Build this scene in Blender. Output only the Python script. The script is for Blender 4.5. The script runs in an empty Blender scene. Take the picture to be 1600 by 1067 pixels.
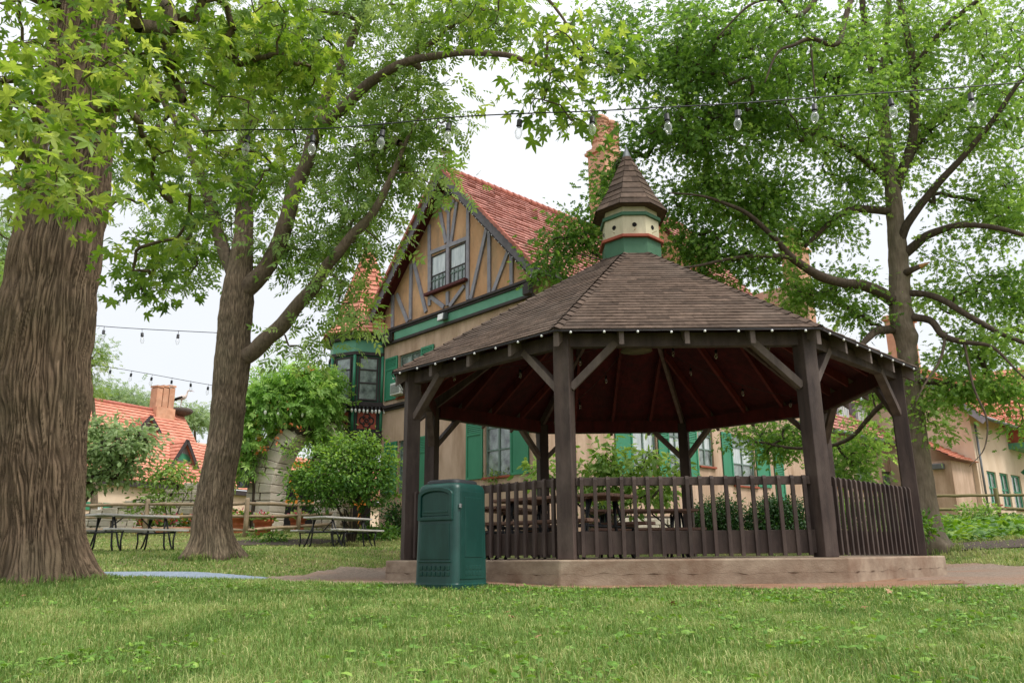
import bpy, bmesh, math, random
import numpy as np
from math import sin, cos, tan, pi, radians, atan, sqrt
from mathutils import Vector, Matrix, noise

random.seed(7); RNG = np.random.default_rng(7)
SC = bpy.context.scene
COL = SC.collection
Z = Vector((0, 0, 1))

# ------------------------------------------------------------------ camera (eye level is z = 0, looking along +Y, slightly up)
FPX = 1244.0; PITCH = atan(334 / FPX); ROLL = radians(0.5)
cam = bpy.data.cameras.new('camera'); cam.lens = 36 * FPX / 1600; cam.sensor_width = 36
cam.clip_start = 0.05; cam.clip_end = 2000
camo = bpy.data.objects.new('camera', cam); COL.objects.link(camo)
R0, U0, F0 = Vector((1, 0, 0)), Vector((0, -sin(PITCH), cos(PITCH))), Vector((0, cos(PITCH), sin(PITCH)))
RT = R0 * cos(ROLL) - U0 * sin(ROLL); UP = R0 * sin(ROLL) + U0 * cos(ROLL)
camo.matrix_world = Matrix(((RT.x, UP.x, -F0.x, 0), (RT.y, UP.y, -F0.y, 0), (RT.z, UP.z, -F0.z, 0), (0, 0, 0, 1)))
SC.camera = camo

def at(px, py, y):
    """survey point: direction read off the photograph, at ground distance y in front of the camera"""
    a = (px - 800) / FPX; b = -(py - 533.5) / FPX
    d = RT * a + UP * b + F0
    return d * (y / d.y)
def wpx(w, p):      # width of w pixels at point p, in metres
    return w / FPX * p.dot(F0)

# ------------------------------------------------------------------ object helpers
def link(o): COL.objects.link(o); return o
def tag(o, label=None, cat=None, group=None, kind=None):
    if label: o['label'] = label
    if cat: o['category'] = cat
    if group: o['group'] = group
    if kind: o['kind'] = kind
    return o
def thing(name, label, cat, loc=(0, 0, 0), group=None, rz=0.0):
    o = link(bpy.data.objects.new(name, None)); o.location = loc; o.rotation_euler = (0, 0, rz); o.empty_display_size = .2
    return tag(o, label, cat, group)
def root_loc(o):
    while o.parent: o = o.parent
    return Vector(o.location)
def copy_tree(o, parent=None):
    c = o.copy(); link(c); c.parent = parent
    for ch in [k for k in bpy.data.objects if k.parent == o]: copy_tree(ch, c)
    return c

class Frame:
    def __init__(s, o, a, b, c=Z): s.o, s.a, s.b, s.c = Vector(o), Vector(a).normalized(), Vector(b).normalized(), Vector(c).normalized()
    def p(s, a, b, c): return s.o + s.a * a + s.b * b + s.c * c
W0 = Frame((0, 0, 0), (1, 0, 0), (0, 1, 0))

class MB:
    def __init__(s): s.v = []; s.f = []; s.var = []; s.sm = []
    def face(s, idx, var=None, sm=False):
        s.f.append(idx); s.var.append(random.random() if var is None else var); s.sm.append(sm)
    def poly(s, pts, var=None):
        n = len(s.v); s.v += [Vector(p) for p in pts]; s.face(list(range(n, n + len(pts))), var)
    def hexa(s, P, var=None):           # 8 corners: bottom ring 0-3, top ring 4-7
        if var is None: var = random.random()
        n = len(s.v); s.v += [Vector(p) for p in P]
        for q in ((3, 2, 1, 0), (4, 5, 6, 7), (0, 1, 5, 4), (1, 2, 6, 5), (2, 3, 7, 6), (3, 0, 4, 7)): s.face([n + k for k in q], var)
    def fbox(s, F, a0, a1, b0, b1, c0, c1, var=None):
        s.hexa([F.p(a, b, c) for c in (c0, c1) for a, b in ((a0, b0), (a1, b0), (a1, b1), (a0, b1))], var)
    def box(s, x0, x1, y0, y1, z0, z1, var=None): s.fbox(W0, x0, x1, y0, y1, z0, z1, var)
    def beam(s, p, q, w, h, up=Z, var=None):    # w across, h along 'up'
        p, q = Vector(p), Vector(q); d = (q - p).normalized(); x = d.cross(up).normalized(); y = x.cross(d)
        P = []
        for e in (p, q): P += [e - x * w / 2 - y * h / 2, e + x * w / 2 - y * h / 2, e + x * w / 2 + y * h / 2, e - x * w / 2 + y * h / 2]
        s.hexa(P, var)
    def prism(s, F, pts, b0, b1, var=None):     # polygon (a,c) extruded along b
        n = len(s.v); k = len(pts)
        if var is None: var = random.random()
        s.v += [F.p(a, b0, c) for a, c in pts] + [F.p(a, b1, c) for a, c in pts]
        s.face(list(range(n, n + k)), var); s.face(list(range(n + 2 * k - 1, n + k - 1, -1)), var)
        for i in range(k): s.face([n + i, n + k + i, n + k + (i + 1) % k, n + (i + 1) % k], var)
    def tube(s, pts, rad, n=8, var=None, cap=True, sm=True):
        pts = [Vector(p) for p in pts]
        if not hasattr(rad, '__len__'): rad = [rad] * len(pts)
        b = len(s.v); x = None
        if var is None: var = random.random()
        for i, p in enumerate(pts):
            d = (pts[min(i + 1, len(pts) - 1)] - pts[max(i - 1, 0)]).normalized()
            if x is None: x = d.orthogonal().normalized()
            x = (x - d * x.dot(d)).normalized(); y = d.cross(x)
            s.v += [p + (x * cos(2 * pi * k / n) + y * sin(2 * pi * k / n)) * rad[i] for k in range(n)]
        for i in range(len(pts) - 1):
            for k in range(n):
                a, c = b + i * n + k, b + i * n + (k + 1) % n
                s.face([a, c, c + n, a + n], var, sm)
        if cap:
            s.face([b + k for k in range(n - 1, -1, -1)], var); e = b + (len(pts) - 1) * n; s.face([e + k for k in range(n)], var)
    def lathe(s, c, prof, n=16, rot=0.0, var=None, sm=True, cap=True):  # prof: (radius, z)
        b = len(s.v); c = Vector(c)
        if var is None: var = random.random()
        for r, z in prof: s.v += [c + Vector((r * cos(rot + 2 * pi * k / n), r * sin(rot + 2 * pi * k / n), z)) for k in range(n)]
        for i in range(len(prof) - 1):
            for k in range(n):
                a, d = b + i * n + k, b + i * n + (k + 1) % n
                s.face([a, d, d + n, a + n], var, sm)
        if cap:
            s.face([b + k for k in range(n - 1, -1, -1)], var); e = b + (len(prof) - 1) * n; s.face([e + k for k in range(n)], var)
    def build(s, name, mat, parent=None, origin=None, bevel=0.0, seg=2):
        if origin is None: origin = root_loc(parent) if parent else Vector((0, 0, 0))
        origin = Vector(origin)
        me = bpy.data.meshes.new(name); me.from_pydata([v - origin for v in s.v], [], s.f)
        me.polygons.foreach_set('use_smooth', s.sm)
        me.attributes.new('var', 'FLOAT', 'FACE').data.foreach_set('value', s.var)
        me.materials.append(mat); me.update()
        o = link(bpy.data.objects.new(name, me))
        if parent: o.parent = parent
        else: o.location = origin
        if bevel:
            m = o.modifiers.new('bevel', 'BEVEL'); m.width = bevel; m.segments = seg; m.limit_method = 'ANGLE'; m.angle_limit = radians(40)
        return o

def np_mesh(name, V, T, var, mat, parent=None, origin=(0, 0, 0), smooth=False):
    """fast mesh from numpy arrays; V (n,3), T (m,k), var per face"""
    me = bpy.data.meshes.new(name); V = np.asarray(V, np.float32) - np.array(origin, np.float32); T = np.asarray(T, np.int32)
    me.vertices.add(len(V)); me.vertices.foreach_set('co', V.ravel())
    me.loops.add(T.size); me.loops.foreach_set('vertex_index', T.ravel())
    me.polygons.add(len(T)); me.polygons.foreach_set('loop_start', np.arange(0, T.size, T.shape[1], dtype=np.int32))
    me.polygons.foreach_set('use_smooth', np.full(len(T), smooth))
    me.attributes.new('var', 'FLOAT', 'FACE').data.foreach_set('value', np.asarray(var, np.float32))
    me.materials.append(mat); me.update(calc_edges=True); me.validate()
    o = link(bpy.data.objects.new(name, me))
    if parent: o.parent = parent
    else: o.location = origin
    return o

# ------------------------------------------------------------------ materials
def lin(r, g, b):
    f = lambda c: (c / 255 / 12.92) if c <= 10 else ((c / 255 + .055) / 1.055) ** 2.4
    return (f(r), f(g), f(b), 1)
def N(nt, t, **kw):
    n = nt.nodes.new(t)
    for k, v in kw.items():
        if k.startswith('_'): setattr(n, k[1:], v)
        else: n.inputs[k.replace('__', ' ')].default_value = v
    return n
def ramp(nt, stops):
    r = nt.nodes.new('ShaderNodeValToRGB'); e = r.color_ramp.elements
    while len(e) < len(stops): e.new(.5)
    for k, (p, c) in enumerate(stops): e[k].position = p; e[k].color = c
    return r
def pm(name, a, b=None, scale=4.0, stretch=(1, 1, 1), rough=.75, bump=0.0, bscale=30.0, bstretch=None, var=0.0, spec=.3, metal=0.0,
       stain=None, sscale=.8, sstretch=(1, 1, 1), samount=.6, dist=.02, coat=0.0):
    m = bpy.data.materials.new(name); m.use_nodes = True; nt = m.node_tree; L = nt.links.new
    bs = nt.nodes['Principled BSDF']; bs.inputs['Roughness'].default_value = rough
    bs.inputs['Specular IOR Level'].default_value = spec; bs.inputs['Metallic'].default_value = metal
    if coat: bs.inputs['Coat Weight'].default_value = coat; bs.inputs['Coat Roughness'].default_value = .15
    tc = N(nt, 'ShaderNodeTexCoord')
    def noise_(sc, st, det=6.0, ro=.6):
        mp = N(nt, 'ShaderNodeMapping'); mp.inputs['Scale'].default_value = st; L(tc.outputs['Object'], mp.inputs['Vector'])
        n = N(nt, 'ShaderNodeTexNoise', Scale=sc, Detail=det, Roughness=ro); L(mp.outputs[0], n.inputs['Vector']); return n.outputs['Fac']
    b = b or tuple(x * .75 for x in a[:3]) + (1,)
    r = ramp(nt, ((.32, b), (.68, a))); L(noise_(scale, stretch), r.inputs[0]); out = r.outputs[0]
    if stain:
        r2 = ramp(nt, ((.45, (0, 0, 0, 1)), (.7, (samount,) * 3 + (1,)))); L(noise_(sscale, sstretch, 8.0, .65), r2.inputs[0])
        mx = N(nt, 'ShaderNodeMix', _data_type='RGBA'); L(r2.outputs[0], mx.inputs[0]); L(out, mx.inputs[6]); mx.inputs[7].default_value = stain; out = mx.outputs[2]
    if var:
        at_ = N(nt, 'ShaderNodeAttribute', _attribute_name='var'); mr = N(nt, 'ShaderNodeMapRange'); mr.inputs[3].default_value = 1 - var; mr.inputs[4].default_value = 1 + var
        L(at_.outputs['Fac'], mr.inputs[0]); hs = N(nt, 'ShaderNodeHueSaturation'); L(mr.outputs[0], hs.inputs['Value']); L(out, hs.inputs['Color']); out = hs.outputs[0]
    L(out, bs.inputs['Base Color'])
    if bump:
        bp = N(nt, 'ShaderNodeBump', Strength=bump, Distance=dist); L(noise_(bscale, bstretch or stretch, 8.0), bp.inputs['Height']); L(bp.outputs[0], bs.inputs['Normal'])
    return m
def leafm(name, dark, mid, light, trans=.42, rough=.5, spec=.35):
    m = bpy.data.materials.new(name); m.use_nodes = True; nt = m.node_tree; L = nt.links.new; bs = nt.nodes['Principled BSDF']
    at_ = N(nt, 'ShaderNodeAttribute', _attribute_name='var'); r = ramp(nt, ((0, dark), (.5, mid), (1, light))); L(at_.outputs['Fac'], r.inputs[0])
    L(r.outputs[0], bs.inputs['Base Color']); bs.inputs['Roughness'].default_value = rough; bs.inputs['Specular IOR Level'].default_value = spec
    hs = N(nt, 'ShaderNodeHueSaturation', Hue=.485, Saturation=1.1, Value=1.5); L(r.outputs[0], hs.inputs['Color'])
    tr = N(nt, 'ShaderNodeBsdfTranslucent'); L(hs.outputs[0], tr.inputs[0]); mx = N(nt, 'ShaderNodeMixShader'); mx.inputs[0].default_value = trans
    L(bs.outputs[0], mx.inputs[1]); L(tr.outputs[0], mx.inputs[2]); L(mx.outputs[0], nt.nodes['Material Output'].inputs[0])
    return m

MT = dict(
    gaz=pm('brown_painted_wood', lin(76, 62, 57), lin(52, 42, 39), 4, (2.5, 2.5, .22), .66, .6, 25, (6, 6, .6), var=.16, spec=.3, stain=lin(104, 90, 82), sscale=3.5, sstretch=(1, 1, .5), samount=.5, dist=.006),
    gazred=pm('dark_red_ceiling_boards', lin(92, 30, 31), lin(64, 20, 22), 3, (3, 3, 1), rough=.75, bump=.4, bscale=14, var=.3, stain=lin(44, 22, 22), sscale=1.5, samount=.6),
    barge=pm('dark_grey_bargeboard', lin(112, 107, 112), lin(92, 87, 92), 4, rough=.65, bump=.2, bscale=14, var=.06),
    gazraft=pm('red_rafter_paint', lin(112, 48, 44), lin(82, 33, 31), 3, (3, 3, 1), rough=.7, var=.2),
    gaz_lit=pm('lit_brown_painted_wood', lin(118, 104, 97), lin(88, 76, 71), 4, (2.5, 2.5, .3), .7, .5, 25, (6, 6, .6), var=.14, spec=.3, stain=lin(84, 70, 64), sscale=4, samount=.5, dist=.005),  # paler copy of gaz: light caught by tails and braces, put into colour
    limb=pm('dark_limb_bark', lin(120, 105, 88), lin(84, 72, 60), 7, (3, 3, 1), .9, .8, 22, (3, 3, 1.2), var=.15, spec=.15, stain=lin(90, 92, 70), sscale=2, samount=.4),
    limb3=pm('dark_oak_limb', lin(98, 86, 74), lin(68, 59, 50), 7, (3, 3, 1), .9, .6, 22, (3, 3, 1.2), var=.15, spec=.15),
    redsoil=pm('bare_reddish_soil', lin(156, 122, 98), lin(120, 92, 72), 14, rough=.95, bump=.8, bscale=60, spec=.1, stain=lin(150, 130, 116), sscale=2, samount=.5),
    shingle=pm('brown_asphalt_shingle', lin(100, 84, 73), lin(72, 59, 50), 12, rough=.92, bump=.7, bscale=130, var=.4, spec=.15, dist=.003, stain=lin(94, 84, 76), sscale=.8, samount=.55),
    slab=pm('weathered_concrete', lin(170, 152, 132), lin(132, 114, 97), 3.5, (1, 1, 1.6), .88, .7, 50, stain=lin(112, 84, 66), sscale=1.8, sstretch=(1, 1, 1.2), samount=.8, dist=.006),
    cream=pm('cream_paint', lin(208, 200, 172), lin(190, 182, 152), 3, (1, 1, .3), .6, .15, 20, stain=lin(150, 140, 112), sscale=4, sstretch=(1, 1, .3), samount=.5, dist=.003),
    cgreen=pm('faded_green_paint', lin(74, 112, 86), lin(60, 98, 74), 3, rough=.6, bump=.1, bscale=20),
    cred=pm('brick_red_trim_paint', lin(160, 84, 62), lin(140, 70, 52), 4, rough=.6),
    lead=pm('grey_metal', lin(120, 124, 126), lin(96, 100, 104), 4, rough=.45, metal=.5),
    black=pm('black_metal', lin(34, 34, 36), lin(26, 26, 28), 5, rough=.5, spec=.4),
    dark=pm('dark_void', lin(22, 20, 20), lin(18, 16, 16), 3, rough=.9),
    silver=pm('silver_metal', lin(190, 190, 190), lin(160, 160, 160), 5, rough=.3, metal=.9),
    bin=pm('teal_moulded_plastic', lin(7, 60, 52), lin(5, 51, 45), 2.5, rough=.42, bump=.2, bscale=90, spec=.45, dist=.002, stain=lin(40, 88, 80), sscale=5, sstretch=(1, 1, .35), samount=.45),
    lid=pm('black_plastic', lin(42, 46, 48), lin(34, 38, 40), 3, rough=.55, bump=.1, bscale=100),
    greytop=pm('grey_coated_table_board', lin(196, 192, 188), lin(176, 172, 168), 5, (1, 6, 1), .6, .15, 30),
    browntop=pm('brown_table_board', lin(140, 108, 92), lin(116, 88, 74), 4, (1, 6, 1), .6, .2, 30, var=.1),
    fence=pm('weathered_split_rail', lin(166, 146, 120), lin(128, 110, 88), 5, (1, 1, 1), .85, .5, 18, var=.15, stain=lin(112, 104, 90), sscale=2, samount=.5),
    fence2=pm('mossy_split_rail', lin(138, 124, 88), lin(106, 96, 64), 5, rough=.85, bump=.5, bscale=18, var=.12, stain=lin(96, 100, 56), sscale=2.5, samount=.6),
    bark1=pm('furrowed_bark', lin(133, 113, 93), lin(102, 85, 69), 5, (4, 4, .7), .9, .8, 26, (5, 5, 1.4), var=.55, spec=.15, stain=lin(98, 96, 74), sscale=1.2, samount=.4, dist=.03),
    bark2=pm('grey_ridged_bark', lin(146, 128, 106), lin(112, 97, 80), 7, (4, 4, .8), .9, .9, 26, (5, 5, 1.4), var=.52, spec=.15, stain=lin(96, 96, 72), sscale=1.5, samount=.4, dist=.03),
    bark3=pm('smooth_oak_bark', lin(138, 124, 107), lin(106, 94, 79), 5, (2, 2, .8), .85, .5, 14, (2, 2, 1), spec=.15, stain=lin(88, 84, 70), sscale=2, samount=.5, dist=.015),
    twig=pm('dark_twig', lin(78, 68, 56), lin(56, 48, 40), 6, rough=.9),
    stucco=pm('tan_stucco', lin(206, 178, 158), lin(188, 160, 138), 2.2, (1, 1, .5), .92, .5, 60, spec=.1, stain=lin(150, 122, 100), sscale=1.1, sstretch=(1.4, 1.4, .3), samount=.85, dist=.01),
    stuccog=pm('ochre_stucco', lin(208, 166, 130), lin(190, 144, 108), 2.0, (1, 1, .5), .92, .5, 60, spec=.1, stain=lin(138, 120, 100), sscale=1.4, sstretch=(1.2, 1.2, .5), samount=.85, dist=.01),
    stuccop=pm('pale_pink_stucco', lin(224, 202, 180), lin(208, 184, 160), 1.4, (1, 1, .5), .92, .4, 50, spec=.1, stain=lin(180, 150, 122), sscale=.5, samount=.5, dist=.01),
    timber=pm('grey_brown_timber', lin(156, 153, 162), lin(130, 127, 136), 4, rough=.7, bump=.2, bscale=14, var=.06),
    darktrim=pm('dark_brown_trim', lin(66, 58, 58), lin(54, 47, 47), 4, rough=.65),
    maroon=pm('maroon_paint', lin(88, 36, 34), lin(76, 30, 29), 4, rough=.65),
    green=pm('green_shutter_paint', lin(66, 140, 108), lin(56, 126, 96), 2, (1, 1, .5), .5, .1, 20, spec=.35, var=.08),
    band=pm('sea_green_board', lin(104, 160, 134), lin(90, 146, 120), 2, rough=.55),
    gdark=pm('deep_green_paint', lin(62, 124, 100), lin(52, 110, 88), 2, rough=.55),
    sash=pm('grey_green_sash', lin(112, 130, 122), lin(98, 116, 108), 2, rough=.5),
    glass=pm('glass_with_painted_reflections', lin(150, 162, 158), lin(48, 56, 56), 3.2, rough=.05, spec=.8, coat=.6),  # tree and sky reflections mottled into the pane colour
    curtain_sky=pm('pane_with_curtain_and_sky_sheen', lin(206, 212, 214), lin(150, 160, 164), 2.5, (3, 3, .6), .12, spec=.7, coat=.5),  # pale tone paints in reflected sky as well as white curtains
    tile=pm('red_clay_tile', lin(180, 126, 114), lin(146, 92, 82), 3, rough=.75, bump=.2, bscale=40, var=.16, spec=.25, stain=lin(148, 104, 94), sscale=.5, samount=.6),
    tileo=pm('orange_clay_tile', lin(208, 148, 126), lin(188, 120, 98), 2, rough=.75, var=.14, spec=.25, stain=lin(176, 104, 84), sscale=.35, samount=.5),
    ridge=pm('ridge_tile', lin(184, 116, 100), lin(160, 94, 80), 4, rough=.75, var=.15),
    brick=pm('chimney_terracotta', lin(206, 160, 132), lin(184, 134, 106), 3, rough=.85, bump=.4, bscale=30, var=.1, stain=lin(160, 128, 104), sscale=1.2, samount=.5),
    stone=pm('pale_limestone', lin(228, 220, 206), lin(194, 182, 166), 4, rough=.9, bump=.6, bscale=14, var=.16, spec=.15, stain=lin(146, 130, 112), sscale=2, samount=.5, dist=.03),
    mortar=pm('dark_mortar', lin(84, 74, 64), lin(64, 56, 50), 5, rough=.95),
    pot=pm('terracotta_pot', lin(190, 104, 72), lin(168, 88, 60), 4, rough=.8, stain=lin(190, 140, 116), sscale=3, samount=.4),
    soil=pm('dark_mulch', lin(98, 86, 76), lin(58, 49, 43), 30, rough=.95, bump=.9, bscale=50, dist=.03),
    white=pm('white_paint', lin(222, 222, 218), lin(206, 206, 202), 3, rough=.5),
    bulb=pm('frosted_bulb', lin(238, 238, 236), lin(226, 226, 224), 3, rough=.15, spec=.6),
    wood=pm('bare_broken_wood', lin(196, 148, 96), lin(170, 120, 76), 5, rough=.8),
    amber=pm('amber_timber', lin(226, 146, 60), lin(200, 120, 44), 3, rough=.7),
    redsoffit=pm('red_soffit_boards', lin(176, 92, 76), lin(158, 78, 64), 3, rough=.65),
    feather=pm('pale_feathers', lin(214, 200, 190), lin(180, 168, 160), 5, rough=.8),
    nest=pm('stick_nest', lin(96, 88, 82), lin(66, 60, 56), 12, rough=.95, bump=.8, bscale=30),
)
def clear_glass():
    m = bpy.data.materials.new('clear_bulb_glass'); m.use_nodes = True; nt = m.node_tree; nt.nodes.remove(nt.nodes['Principled BSDF']); t = N(nt, 'ShaderNodeBsdfTransparent'); g = N(nt, 'ShaderNodeBsdfGlossy', Roughness=.05); d = N(nt, 'ShaderNodeBsdfDiffuse', Color=(.8, .82, .85, 1))
    lw = N(nt, 'ShaderNodeLayerWeight', Blend=.35); mp = N(nt, 'ShaderNodeMapRange'); mp.inputs[3].default_value = .08; mp.inputs[4].default_value = .75; nt.links.new(lw.outputs['Facing'], mp.inputs[0]); a = N(nt, 'ShaderNodeMixShader'); a.inputs[0].default_value = .5; nt.links.new(g.outputs[0], a.inputs[1]); nt.links.new(d.outputs[0], a.inputs[2])
    b = N(nt, 'ShaderNodeMixShader'); nt.links.new(mp.outputs[0], b.inputs[0]); nt.links.new(t.outputs[0], b.inputs[1]); nt.links.new(a.outputs[0], b.inputs[2]); nt.links.new(b.outputs[0], nt.nodes['Material Output'].inputs[0]); return m
MT['bulbglass'] = clear_glass()
LF = dict(
    gum=leafm('sweetgum_leaf', lin(76, 108, 42), lin(112, 144, 58), lin(168, 184, 92), .5),
    ash=leafm('ash_leaf', lin(82, 112, 50), lin(116, 148, 70), lin(160, 182, 104), .5),
    oak=leafm('oak_leaf', lin(74, 110, 46), lin(110, 148, 66), lin(160, 190, 102), .55),
    bush=leafm('bush_leaf', lin(50, 86, 32), lin(82, 124, 48), lin(136, 170, 76), .4),
    hedge=leafm('hedge_leaf', lin(30, 58, 24), lin(44, 80, 32), lin(74, 112, 48), .25),
    vine=leafm('vine_leaf', lin(92, 134, 60), lin(132, 172, 86), lin(176, 204, 120), .5),
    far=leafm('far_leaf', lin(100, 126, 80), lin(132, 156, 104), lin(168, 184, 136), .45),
    pale=leafm('pale_leaf', lin(92, 128, 56), lin(124, 156, 76), lin(164, 186, 108), .45),
    cover=leafm('cover_leaf', lin(56, 96, 34), lin(92, 134, 48), lin(140, 168, 70), .35),
    grass=leafm('grass_blade', lin(74, 102, 46), lin(116, 146, 74), lin(190, 188, 130), .3, .6, .2),
    clover=leafm('clover_leaf', lin(74, 112, 40), lin(104, 146, 56), lin(150, 182, 84), .3),
    flower=leafm('orange_flower', lin(206, 116, 66), lin(222, 140, 92), lin(232, 168, 120), .3),
    petal=leafm('mixed_petal', lin(196, 46, 60), lin(214, 120, 140), lin(240, 214, 60), .3),
)

# ------------------------------------------------------------------ daylight: bright even overcast
wd = bpy.data.worlds.new('World'); SC.world = wd; wd.use_nodes = True; nt = wd.node_tree; bg = nt.nodes['Background']
SUN_EL, SUN_AZ = radians(58), radians(115)          # azimuth clockwise from +Y
sky = N(nt, 'ShaderNodeTexSky', _sky_type='NISHITA', _sun_disc=False, _sun_elevation=SUN_EL, _sun_rotation=SUN_AZ, _air_density=1.0, _dust_density=4.0)
nt.links.new(sky.outputs[0], bg.inputs[0]); bg.inputs[1].default_value = 0.05
bg2 = N(nt, 'ShaderNodeBackground'); tc = N(nt, 'ShaderNodeTexCoord'); nz = N(nt, 'ShaderNodeTexNoise', Scale=1.6, Detail=5.0)
nt.links.new(tc.outputs['Generated'], nz.inputs['Vector']); rp = ramp(nt, ((.3, (.88, .89, .91, 1)), (.7, (1, 1, .995, 1)))); nt.links.new(nz.outputs['Fac'], rp.inputs[0])
nt.links.new(rp.outputs[0], bg2.inputs[0])      # an overcast dome: about twice as bright overhead as at the horizon
sx = N(nt, 'ShaderNodeSeparateXYZ'); nt.links.new(tc.outputs['Generated'], sx.inputs[0]); rz_ = ramp(nt, ((0, (.42,) * 3 + (1,)), (.35, (.45,) * 3 + (1,)), (.6, (.56,) * 3 + (1,)), (1, (1, 1, 1, 1)))); nt.links.new(sx.outputs['Z'], rz_.inputs[0])
ml = N(nt, 'ShaderNodeMath', _operation='MULTIPLY'); ml.inputs[1].default_value = 2.0; nt.links.new(rz_.outputs[0], ml.inputs[0]); nt.links.new(ml.outputs[0], bg2.inputs[1])
ad = N(nt, 'ShaderNodeAddShader'); nt.links.new(bg.outputs[0], ad.inputs[0]); nt.links.new(bg2.outputs[0], ad.inputs[1]); nt.links.new(ad.outputs[0], nt.nodes['World Output'].inputs[0])
sl = bpy.data.lights.new('sun', 'SUN'); sl.energy = 2.9; sl.angle = radians(14); sl.color = (1, .965, .91)
so = link(bpy.data.objects.new('sun', sl)); sd = Vector((sin(SUN_AZ) * cos(SUN_EL), cos(SUN_AZ) * cos(SUN_EL), sin(SUN_EL)))
so.rotation_euler = sd.to_track_quat('Z', 'Y').to_euler()
SC.view_settings.view_transform = 'Standard'; SC.view_settings.look = 'None'; SC.view_settings.exposure = 0
SC.render.engine = 'CYCLES'; SC.cycles.use_denoising = True; SC.cycles.max_bounces = 8; SC.cycles.transparent_max_bounces = 8
SC.cycles.diffuse_bounces = 4; SC.cycles.glossy_bounces = 3; SC.cycles.transmission_bounces = 6; SC.cycles.caustics_reflective = False; SC.cycles.caustics_refractive = False

# ------------------------------------------------------------------ lie of the land
GR = 3.7; GC = Vector((0.5429 * GR, 3.3716 * GR, 0)); GROT = radians(202.6); FLOOR = -0.05
YS = [-10, 0, 3, 8.5, 11, 13, 15, 18, 21, 24.5, 28, 40, 60, 700]
ZS = [-.5, -.48, -.45, -.335, -.27, -.19, .03, .17, .22, .62, 1.0, 1.35, 1.5, 1.5]
T1 = (-4.97, 8.8)
def sstep(a, b, x): t = np.clip((x - a) / (b - a), 0, 1); return t * t * (3 - 2 * t)
def ground(x, y):
    x = np.asarray(x, float); y = np.asarray(y, float)
    z = np.interp(y, YS, ZS)
    w = 1 - sstep(4.7, 7.0, np.hypot(x - GC.x, y - GC.y)); z = z * (1 - w) + np.minimum(z, -.30) * w
    z = z + .10 * np.exp(-((x - T1[0]) ** 2 + (y - T1[1]) ** 2) / 5) + .05 * np.exp(-((x + 5.4) ** 2 + (y - 14.5) ** 2) / 1.5)
    z = z + .18 * sstep(7, 12, x) * sstep(13, 17, y) * (1 - sstep(22, 28, y))
    return z + .02 * np.sin(x * .9 + 1) * np.sin(y * .7)
def gz(x, y): return float(ground(x, y))
def ra(x, y): return np.hypot(x - GC.x, y - GC.y), np.degrees(np.arctan2(y - GC.y, x - GC.x))
def on_gravel(x, y):
    r, a = ra(x, y); oct_ = 1 / np.cos(np.radians((a - 22.6 + 22.5) % 45 - 22.5)) * .0 + 1
    side = np.interp((a + 90 + 180) % 360 - 180, [-180, -62, -52, -38, 0, 12, 28, 45, 56, 180], [5.4, 5.5, 4.95, 4.15, 4.14, 4.7, 5.5, 5.8, 5.9, 5.6])  # narrow along the front
    wob = .09 * np.sin(a * .21) + .06 * np.sin(a * .53 + 1)
    return r < side + wob
def on_path(x, y):
    c = 11.25 + .3 * np.sin(x * .6); return (np.abs(y - c) < 1.15 + .1 * np.sin(x * 2.3)) & (x < -1.3) & (x > -14)
def on_mulch(x, y):
    a = ((x - 9.6) / 4.2) ** 2 + ((y - 15.75) / .75) ** 2 < 1 + .25 * np.sin(x * 3)
    b = ((x + 6.3) / 1.7) ** 2 + ((y - 22.6) / .9) ** 2 < 1 + .2 * np.sin(x * 4)
    d = ((x + 5.6) / .62) ** 2 + ((y - 8.15) / .5) ** 2 < 1 + .4 * np.sin(x * 9)
    return a | b | d
def grid_sheet(name, xs, ys, dz, mat, keep=None, kind='structure'):
    X, Y = np.meshgrid(xs, ys); Zg = ground(X, Y) + dz; n, m = X.shape; V = np.stack([X, Y, Zg], -1).reshape(-1, 3)
    i = np.arange((n - 1) * m).reshape(n - 1, m)[:, :-1].ravel(); T = np.stack([i, i + 1, i + m + 1, i + m], -1)
    if keep is not None:
        c = V[T].mean(1); T = T[keep(c[:, 0], c[:, 1])]; u, inv = np.unique(T, return_inverse=True); V = V[u]; T = inv.reshape(T.shape)
    return tag(np_mesh(name, V, T, np.zeros(len(T)), mat, smooth=True), kind=kind)
xs = np.concatenate([np.linspace(-700, -40, 12), np.linspace(-36, 36, 200), np.linspace(40, 700, 12)])
ys = np.concatenate([np.linspace(-20, 0, 10), np.linspace(.2, 32, 170), np.linspace(33, 60, 20), np.linspace(80, 700, 10)])
lawn = pm('lawn_soil', lin(104, 122, 62), lin(104, 100, 66), 1.4, rough=.95, bump=.8, bscale=28, spec=.1, stain=lin(118, 104, 72), sscale=.9, samount=.5, dist=.03)
grid_sheet('ground', xs, ys, 0, lawn)
gravel = pm('brown_gravel', lin(160, 143, 128), lin(112, 98, 86), 26, rough=.95, bump=.9, bscale=60, spec=.15, stain=lin(150, 104, 76), sscale=.5, samount=.6, dist=.02)
slate = pm('blue_grey_slate_chips', lin(150, 162, 176), lin(112, 124, 140), 22, rough=.9, bump=.8, bscale=60, spec=.2, dist=.02)
grid_sheet('gravel_path', np.linspace(-5, 10, 160), np.linspace(6, 20, 150), .012, gravel, on_gravel)
grid_sheet('slate_path', np.linspace(-14, -1, 130), np.linspace(9.5, 13.2, 60), .008, slate, on_path)
def on_red(x, y):
    r, a = ra(x, y); g = (a + 90 + 180) % 360 - 180; return on_gravel(x, y) & (g > -45) & (g < 40 + 6 * np.sin(r * 9)) & (r < np.interp(g, [-45, 0, 20, 40], [6, 6, 5.2, 4.4]) + .2 * np.sin(g * .4))
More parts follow.
